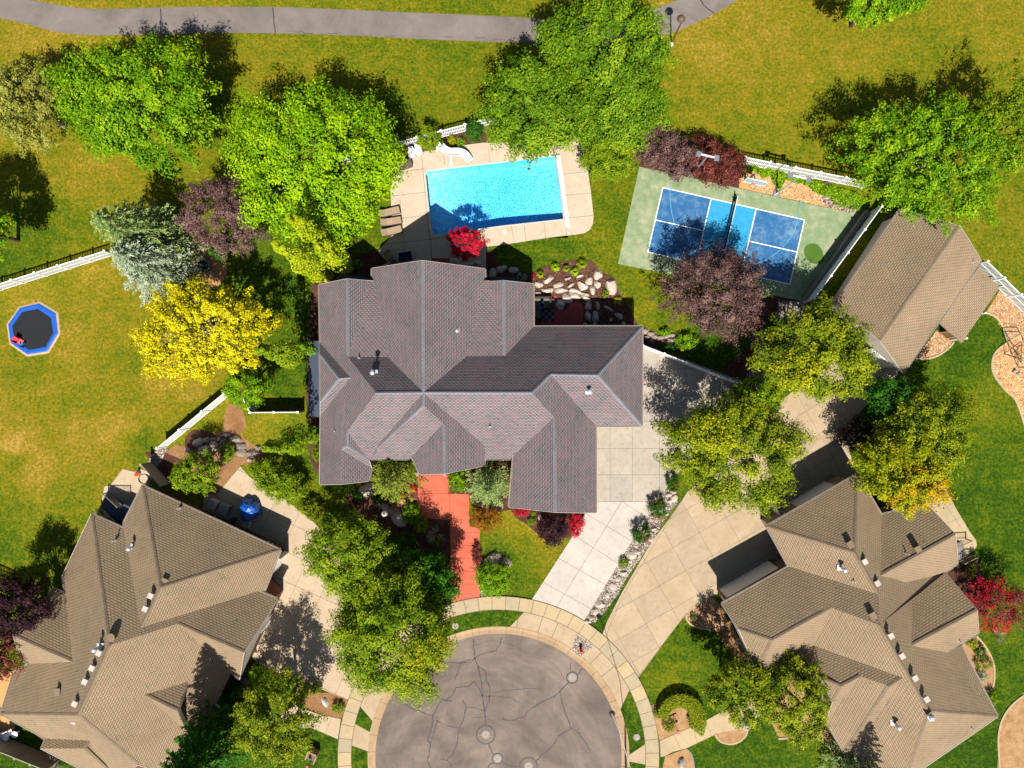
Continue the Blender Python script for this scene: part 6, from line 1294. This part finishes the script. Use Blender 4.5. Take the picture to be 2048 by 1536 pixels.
t = thing('patio_chair', 'tan cushioned armchair on the shaded deck beside the gable', 'chair', (*G(779, 513), .08), R(38)); MB().box((0, 0, .36), (.7, .62, .2)).build('seat', MATS['tan_cushion'], t); MB().box((0, .36, .6), (.7, .14, .55)).build('backrest', MATS['tan_cushion'], t); MB().box((0, 0, .14), (.6, .6, .24)).build('base', MATS['dark_metal'], t)
t = thing('side_table', 'small round glass side table on the shaded deck', 'side table', (*G(789, 527), .08)); MB().lathe((0, 0, .45), [(0, 0), (.3, 0), (.3, .03), (0, .03)], 20).build('table_top', MATS['navy_roof'], t); MB().tube([(0, 0, 0), (0, 0, .45)], .05, 8).build('leg', MATS['galv'], t)
t = thing('patio_sofa', 'dark navy cushioned seat on the shaded deck above the main gable', 'sofa', (*G(812, 514), .08), R(8)); MB().box((0, 0, .36), (1.15, .72, .2)).build('seat', MATS['fabric_navy'], t); MB().box((0, -.36, .55), (1.2, .14, .5)).build('backrest', MATS['fabric_navy'], t); MB().box((0, 0, .14), (1.1, .7, .24)).build('base', MATS['dark_metal'], t)
t = thing('doormat', 'dark red mat on the deck at the foot of the main gable', 'mat', (*G(882, 521), .09)); MB().box((0, 0, .01), (1.7, .4, .02)).build('mat', MATS['conc_patio'], t)
tag(MB().lathe((*G(783, 349), .08), [(.15, 0), (.22, .3), (.24, .32), (.2, .34)], 12).build('planter', MATS['rim_orange']), 'terracotta planter under the rust coloured shrub', 'planter')

# ---- shaded patio furniture by the central house
t = thing('sectional_sofa', 'grey cushioned outdoor sofa on the shaded red patio', 'sofa', (*G(1080, 616), .05))
for i, (x, y, w_, d_) in enumerate(((-.1, .45, .8, .75), (.45, .4, .85, .85), (-.35, -.5, .75, 1.0))): MB().box((x, y, .36), (w_, d_, .2)).build('seat', MATS['cushion'], t)
for (x, y, w_, d_) in ((.1, .88, 1.9, .16), (.93, .35, .16, 1.05), (-.1, -1.05, .9, .12)): MB().box((x, y, .5), (w_, d_, .55)).build('backrest', MATS['wicker'], t)
MB().box((.1, .4, .13), (1.8, .95, .24)).build('base', MATS['wicker'], t)
for i, (x, y, r_) in enumerate(((.35, .35, -25), (-.28, .05, 20), (-.1, -.05, -35))): MB().box((x, y, .55), (.42, .16, .3), R(r_)).build('cushion', MATS['blue_cushion'], t)
t = thing('side_table', 'square blue grey table beside the outdoor sofa', 'side table', (*G(1102, 605), .05)); MB().box((0, 0, .4), (.56, .56, .05)).build('table_top', MATS['navy_roof'], t); MB().box((0, 0, .2), (.5, .5, .38)).build('base', MATS['wicker'], t); MB().lathe((0, 0, .43), [(.05, 0), (.05, .12), (0, .12)], 8).build('cup', MATS['dark_metal'], t)
rm, rnt, rp = newmat('checker'); ck = N(rnt, 'ShaderNodeTexChecker'); ck.inputs['Scale'].default_value = 3.3; ck.inputs['Color1'].default_value = alb(60, 56, 58); ck.inputs['Color2'].default_value = alb(140, 130, 130); g_ = N(rnt, 'ShaderNodeNewGeometry'); rnt.links.new(g_.outputs['Position'], ck.inputs['Vector']); rnt.links.new(ck.outputs[0], rp.inputs['Base Color']); rp.inputs['Roughness'].default_value = .9; MATS['checker'] = rm
t = thing('outdoor_rug', 'grey rug with dark checker pattern on the red patio', 'rug', (*G(1088, 629), .05)); MB().box((0, 0, .012), (1.9, 1.25, .02)).build('rug_field', MATS['checker'], t)
# fire pit
t = thing('fire_pit', 'round stone fire pit on the small patio beside the blue spruce', 'fire pit', (*G(409, 533), .045)); mb = MB()
for k in range(14):
    a = k * 2 * math.pi / 14; mb.box((.62 * math.cos(a), .62 * math.sin(a), .16), (.22, .26, .34), a)
mb.build('stone_ring', MATS['stone_grey'], t); MB().lathe((0, 0, 0), [(.48, .3), (.46, .1), (0, .08)], 20).build('fire_bowl', MATS['dark_metal'], t)
rocks(('rough brown stone seat', 'around the fire pit patio'), 'stones around the fire pit', [(384,492,7,5),(391,484,6,5),(402,488,6,4),(412,484,6,4),(378,505,5,5)], 'stone_grey', .3)

# ---- utilities at the left house
def acunit(label, px, py, s, mat, rot):
    t = thing('air_conditioner', label, 'air conditioner', (*G(px, py), .06), R(rot)); MB().box((0, 0, .42), (s, s, .8)).build('casing', MATS[mat], t); mb = MB(); mb.lathe((0, 0, .83), [(.39 * s, 0), (.39 * s, .03), (.36 * s, .03), (.36 * s, 0)], 24); mb.build('fan_guard', MATS[mat], t); MB().lathe((0, 0, .825), [(.35 * s, 0), (0, .004)], 24).build('fan_well', MATS['dark_metal'], t)
    mb = MB()
    for k in range(4): mb.box((.13 * s * math.cos(k * 1.57), .13 * s * math.sin(k * 1.57), .835), (.24 * s, .12 * s, .01), k * 1.57)
    mb.lathe((0, 0, .83), [(.07, 0), (.07, .03), (0, .03)], 10); mb.build('fan', MATS['grey_metal'], t)
acunit('small white air conditioner beside the left house', 433, 1006, .78, 'conc_white', -25); acunit('larger dark grey air conditioner beside the left house', 454, 1015, .92, 'grey_metal', -25)
t = thing('covered_grill', 'bulky object under a bright blue tarp beside the left driveway', 'tarp', (*G(503, 1018), .06)); rs = random.Random(4); V = [(0, 0, 1.25)]; nn = 22
for j, (r_, z) in enumerate(((.35, 1.22), (.62, 1.12), (.8, .8), (.86, .4), (.95, .03))):
    for k in range(nn):
        a = k * 2 * math.pi / nn; q = 1 + .14 * math.sin(3 * a + j * .4) + .1 * math.sin(7 * a + j) + rs.uniform(-.05, .05); V.append((r_ * q * math.cos(a) * 1.0, r_ * q * math.sin(a) * 1.12, z + rs.uniform(-.05, .05) * (j < 4)))
F_ = [(0, 1 + k, 1 + (k + 1) % nn) for k in range(nn)] + [(1 + j * nn + k, 1 + (j + 1) * nn + k, 1 + (j + 1) * nn + (k + 1) % nn, 1 + j * nn + (k + 1) % nn) for j in range(4) for k in range(nn)]
MB().add(V, F_).build('tarp', MATS['tarp'], t); MB().tube([(.5, -.9, .02), (.2, -.95, .5), (-.4, -.8, .5)], .02, 5).build('rope', MATS['white_vinyl'], t)
t = thing('bucket', 'small white square tub beside the blue tarp', 'tub', (*G(497, 1047), .06), R(-25)); MB().box((0, 0, .16), (.5, .42, .32), taper=1.1).build('body', MATS['white_paint'], t); MB().box((0, 0, .33), (.42, .34, .02)).build('contents', MATS['grey_metal'], t)
for i, (x, y, L) in enumerate(((476, 1034, 1.1), (484, 1040, .9))):
    tag(MB().box((*G(x, y, .3), .3), (L, .07, .06), R(-75 + i * 12)).build('timber', MATS['wood_tan']), ('longer' if i == 0 else 'shorter') + ' wooden board leaning beside the blue tarp', 'board')
tag(MB().lathe((*G(470, 1038), .06), [(.22, 0), (.26, .5), (.27, .52), (.2, .55), (0, .56)], 14).build('bin', MATS['dark_metal']), 'round black bin against the wall of the left house', 'bin')
t = thing('garden_hose', 'black hose coiled on the concrete pad beside the left house', 'hose', (*G(289, 958), .05)); mb = MB(); mb.tube([(.55 * math.cos(k * .35) * (1 - .006 * k), .45 * math.sin(k * .35), .06) for k in range(40)] + [(.9, -.5, .06), (1.4, -.9, .06)], .02, 5); mb.build('hose', MATS['black_rubber'], t)
slab('patio', PP('272,942 282,938 300,946 304,958 298,966 288,976 276,985 262,976 258,966'), .045, 'conc_left', .04)
for i, (x, y) in enumerate(((275, 949), (279, 946.5))):
    tag(MB().lathe((*G(x, y), .05), [(.12, 0), (.18, .08), (.17, .2), (.08, .26), (0, .26)], 12).build('toy_ball', MATS['orange_plastic']), ('left' if i == 0 else 'right') + ' orange ball on the concrete pad by the left house', 'ball')
tag(MB().lathe((*G(279, 941), .05), [(.1, 0), (.12, .22), (.13, .24), (0, .24)], 12).build('pot', MATS['dark_metal']), 'small black pot behind the orange balls', 'pot')
tag(MB().box((*G(422, 983), .25), (.5, .2, .12), R(5)).box((*G(422, 983), .38), (.4, .08, .05), R(5)).build('garden_tool', MATS['red_plastic']), 'red plastic tool beside the air conditioners', 'garden tool')
# window wells
for i, (x, y) in enumerate(((386, 994), (478, 1057), (490, 1064))):
    pass
# deck and stairs of the left house
st = thing('deck_stairs', 'grey deck stairs with white railings at the left house', 'stairs', (*G(232, 1010), 0), R(-25)); mb = MB()
for k in range(8): mb.box((-1.0 + .28 * k, 0, .1 + .17 * k), (.3, 1.5, .05)); 
mb.box((1.55, .0, 1.35), (.9, 1.9, .06)); mb.build('treads', MATS['navy_roof'], st)
for sy in (-.8, .8):
    rl_ = MB(); p0, p1 = Vector((-1.1, sy, 1.0)), Vector((1.2, sy, 2.3)); rl_.tube([p0, p1], .04, 6); rl_.tube([p0 - Vector((0, 0, .8)), p1 - Vector((0, 0, .8))], .035, 6)
    for k in range(19): q = p0.lerp(p1, k / 18); rl_.tube([q, q - Vector((0, 0, .8))], .014, 4)
    for q in (p0, p1): rl_.tube([q + Vector((0, 0, .1)), q - Vector((0, 0, 1.0))], .05, 6)
    rl_.build('railing', MATS['tan_vinyl'], st)
st = thing('stair_railings', 'pair of white stair railings beside the curved path of the right house', 'railing', (*G(1918, 1100), 0), R(16))
for sy in (-.75, .85):
    rl_ = MB(); p0, p1 = Vector((-.7, sy, 1.5)), Vector((.85, sy * 1.0, .95)); rl_.tube([p0, p1], .04, 6); rl_.tube([p0 - Vector((0, 0, .75)), p1 - Vector((0, 0, .75))], .03, 6)
    for k in range(11): q = p0.lerp(p1, k / 10); rl_.tube([q, q - Vector((0, 0, .75))], .014, 4)
    rl_.tube([p1 + Vector((0, 0, .1)), (p1.x, p1.y, 0)], .06, 6); rl_.build('railing', MATS['tan_vinyl'], st)
mb = MB()
for k in range(4): mb.box((-.6 + .3 * k, .05, .55 - .15 * k), (.3, 1.5, .1))
mb.build('steps', MATS['conc_grey'], st)
# patio chairs lower left corner
for i, (x, y, r_) in enumerate(((12, 1466, 20), (27, 1460, 25))):
    t = thing('patio_chair', ('left' if i == 0 else 'right') + ' white chair in the lower left corner under the eave', 'chair', (*G(x, y), .04), R(r_), 'white chairs in the lower left corner'); MB().box((0, 0, .42), (.5, .5, .05)).build('seat', MATS['white_vinyl'], t); MB().box((0, .27, .7), (.5, .06, .5)).build('backrest', MATS['white_vinyl'], t)
    for sx in (-.22, .22):
        for sy in (-.22, .22): MB().box((sx, sy, .2), (.06, .06, .4)).build('leg', MATS['white_vinyl'], t)
for i, (x, y) in enumerate(((20, 1469), (38, 1463))):
    t = thing('side_table', ('left' if i == 0 else 'right') + ' round white table beside the white chairs in the lower left corner', 'side table', (*G(x, y), .04)); MB().lathe((0, 0, .5), [(0, 0), (.3, 0), (.3, .04), (0, .04)], 20).build('table_top', MATS['white_vinyl'], t); MB().tube([(0, 0, 0), (0, 0, .5)], [.12, .04], 8).build('pedestal', MATS['white_vinyl'], t)

# ---- street things
def manhole(label, px, py, r, ro, text=None, group='manhole covers in the cul-de-sac'):
    t = thing('manhole_cover', label, 'manhole cover', (*G(px, py), .014), 0, group); R_ = r / PPM; Ro = ro / PPM
    MB().lathe((0, 0, 0), [(Ro + .13, 0.001), (Ro + .13, .004), (Ro, .004)], 40).build('seal_ring', MATS['tar'], t)
    MB().lathe((0, 0, 0), [(Ro, .002), (Ro, .008), (R_, .008)], 40).build('collar', MATS['conc_grey' if ro - r < 6 else 'asphalt_road'], t); MB().lathe((0, 0, 0), [(R_, .004), (R_, .02), (R_ * .9, .02), (R_ * .88, .015), (0, .015)], 32).build('lid', MATS['iron_light'], t)
    if text:
        cu = bpy.data.curves.new('lettering', 'FONT'); cu.body = text; cu.size = .28; cu.align_x = 'CENTER'; cu.align_y = 'CENTER'; cu.extrude = .002; o = bpy.data.objects.new('lettering', cu); COL.objects.link(o); o.parent = t; o.location = (0, 0, .019); cu.materials.append(MATS['iron']); me = bpy.data.meshes.new_from_object(o); q = bpy.data.objects.new('lettering', me); COL.objects.link(q); q.parent = t; q.location = (0, 0, .019); bpy.data.objects.remove(o)
    else: MB().box((0, 0, .018), (.22, .04, .006)).build('lettering', MATS['iron'], t)
manhole('manhole cover with a wide tar ring near the centre of the cul-de-sac', 971.5, 1469, 8, 17); manhole('small round manhole cover below the one with the wide ring', 995, 1517, 7, 9); manhole('manhole cover marked S near the right side of the cul-de-sac', 1144.5, 1355, 7, 9.5, 'S'); manhole('manhole cover cut off by the bottom edge of the photo', 1057, 1532, 8, 16)
for i, (x, y, lab) in enumerate(((911, 1251, 'round brown utility cover in the verge left of the apron'), (1273, 1473, 'round brown utility cover in the verge at the lower right'))):
    t = thing('utility_cover', lab, 'utility cover', (*G(x, y), .115)); MB().lathe((0, 0, 0), [(.31, 0), (.31, .03), (.27, .035), (0, .035)], 28).build('lid', MATS['rim_orange' if 0 else 'iron_light'], t); MB().lathe((.08, -.08, .035), [(.05, 0), (.05, .02), (0, .02)], 12).build('cap', MATS['white_paint'], t)
t = thing('fire_hydrant', 'red fire hydrant standing in the gravel triangle', 'fire hydrant', (*G(1161, 1297), .1)); MB().lathe((0, 0, 0), [(.17, 0), (.17, .05), (.11, .06), (.11, .5), (.15, .52), (.15, .58), (.12, .68), (.06, .74), (.03, .8), (0, .8)], 18).build('body', MATS['hydrant_red'], t)
for a in (0, math.pi): MB().tube([(0, 0, .42), (.2 * math.cos(a), .2 * math.sin(a), .42)], .055, 10).build('nozzle', MATS['hydrant_red'], t)
MB().tube([(0, 0, .36), (0, -.24, .36)], .075, 10).build('nozzle', MATS['hydrant_red'], t)
t = thing('garden_planter_box', 'square wooden framed post with a red figure on the lawn in the lower left', 'mailbox', (*G(628, 1504), 0), R(-22)); mb = MB()
mb.box((0, .35, .5), (.95, .12, 1.0)); mb.box((-.42, 0, .5), (.12, .8, 1.0)); mb.box((.42, -.05, .5), (.12, .9, 1.0)); mb.box((.0, -.4, .3), (.5, .12, .6)); mb.build('frame', MATS['wood_tan'], t); MB().box((0, 0, .8), (.74, .62, .05)).build('panel', MATS['iron'], t); MB().tube([(.1, -.1, .3), (.1, -.4, 1.7)], .03, 6).build('post', MATS['dark_metal'], t); MB().box((.1, -.5, 1.75), (.2, .5, .22), .3).build('mailbox', MATS['red_plastic'], t)
t = thing('mailbox_post', 'curved brown post with a small pink box beside the crescent hedge', 'mailbox', (*G(1346, 1437), 0)); MB().tube([(0, 0, 0), (.0, -.1, .9), (.15, -.5, 1.2), (.3, -.75, 1.0)], .03, 6).build('post', MATS['wood_brown'], t); MB().box((.3, -.8, .95), (.24, .3, .16), .2).build('box', MATS['rim_orange'], t); MB().box((0, .0, .1), (.9, .7, .12), R(25)).build('base', MATS['bed_tan'], t)
# playset at the right edge
t = thing('swing_frame', 'thin dark metal play frame at the right edge', 'play frame', (*G(2030, 722), 0)); mb = MB(); ox, oy = t.location.x, t.location.y
Q = lambda x, y, z: (G(x, y, z)[0] - ox, G(x, y, z)[1] - oy, z)
for a, b in (((2008, 708, 0), (2040, 684, 2.2)), ((2022, 709, 0), (2044, 688, 2.2)), ((2008, 708, .1), (2044, 718, .1)), ((2036, 686, 2.2), (2036, 735, 0)), ((2043, 686, 2.2), (2042, 727, 0)), ((2036, 735, .1), (2056, 735, .1)), ((2036, 707, 1), (2050, 720, 1)), ((2040, 700, 1.5), (2056, 714, 1.2)), ((2038, 684, 2.2), (2070, 684, 2.2)), ((2070, 684, 2.2), (2074, 735, 0)), ((2036, 690, 2.0), (2070, 690, 2.0))): mb.tube([Q(*a), Q(*b)], .035, 5)
mb.build('frame', MATS['bronze'], t); mb = MB()
for k in range(6): mb.box(Q(2039.5, 722 - k * 3, .5), (.3, .05, .03), .2)
mb.build('rungs', MATS['bronze'], t)
t = thing('play_canopy', 'dark blue canopy panel above the play frame at the right edge', 'canopy', (*G(2070, 665), 0)); 
tag(MB().box((*G(2026, 741), .06), (.34, .12, .1), R(40)).box((*G(2028, 738), .07), (.16, .12, .1), R(40)).build('toy', MATS['dark_metal']), 'small black toy on the bark of the play area', 'toy'); tag(MB().box((*G(2035, 746), .06), (.3, .14, .08), R(20)).box((*G(2032, 747.5), .06), (.12, .1, .06), R(20)).build('toy', MATS['blue_plastic']), 'small blue toy on the bark of the play area', 'toy')
MB().add([(-.9, -.6, 2.6), (.9, -.6, 2.6), (.9, .6, 2.9), (-.9, .6, 2.9), (-.9, -.6, 2.55), (.9, -.6, 2.55), (.9, .6, 2.85), (-.9, .6, 2.85)], [(0, 1, 2, 3), (7, 6, 5, 4), (0, 4, 5, 1), (1, 5, 6, 2), (2, 6, 7, 3), (3, 7, 4, 0)]).build('canopy', MATS['navy_roof'], t)
mb = MB()
for a, b in ((-.85, -.55), (.85, -.55), (.85, .55), (-.85, .55)): mb.tube([(a, b, 0), (a, b, 2.6)], .04, 6)
mb.build('post', MATS['bronze'], t)
print('objects done', len(bpy.data.objects), sum(len(m.vertices) for m in bpy.data.meshes))
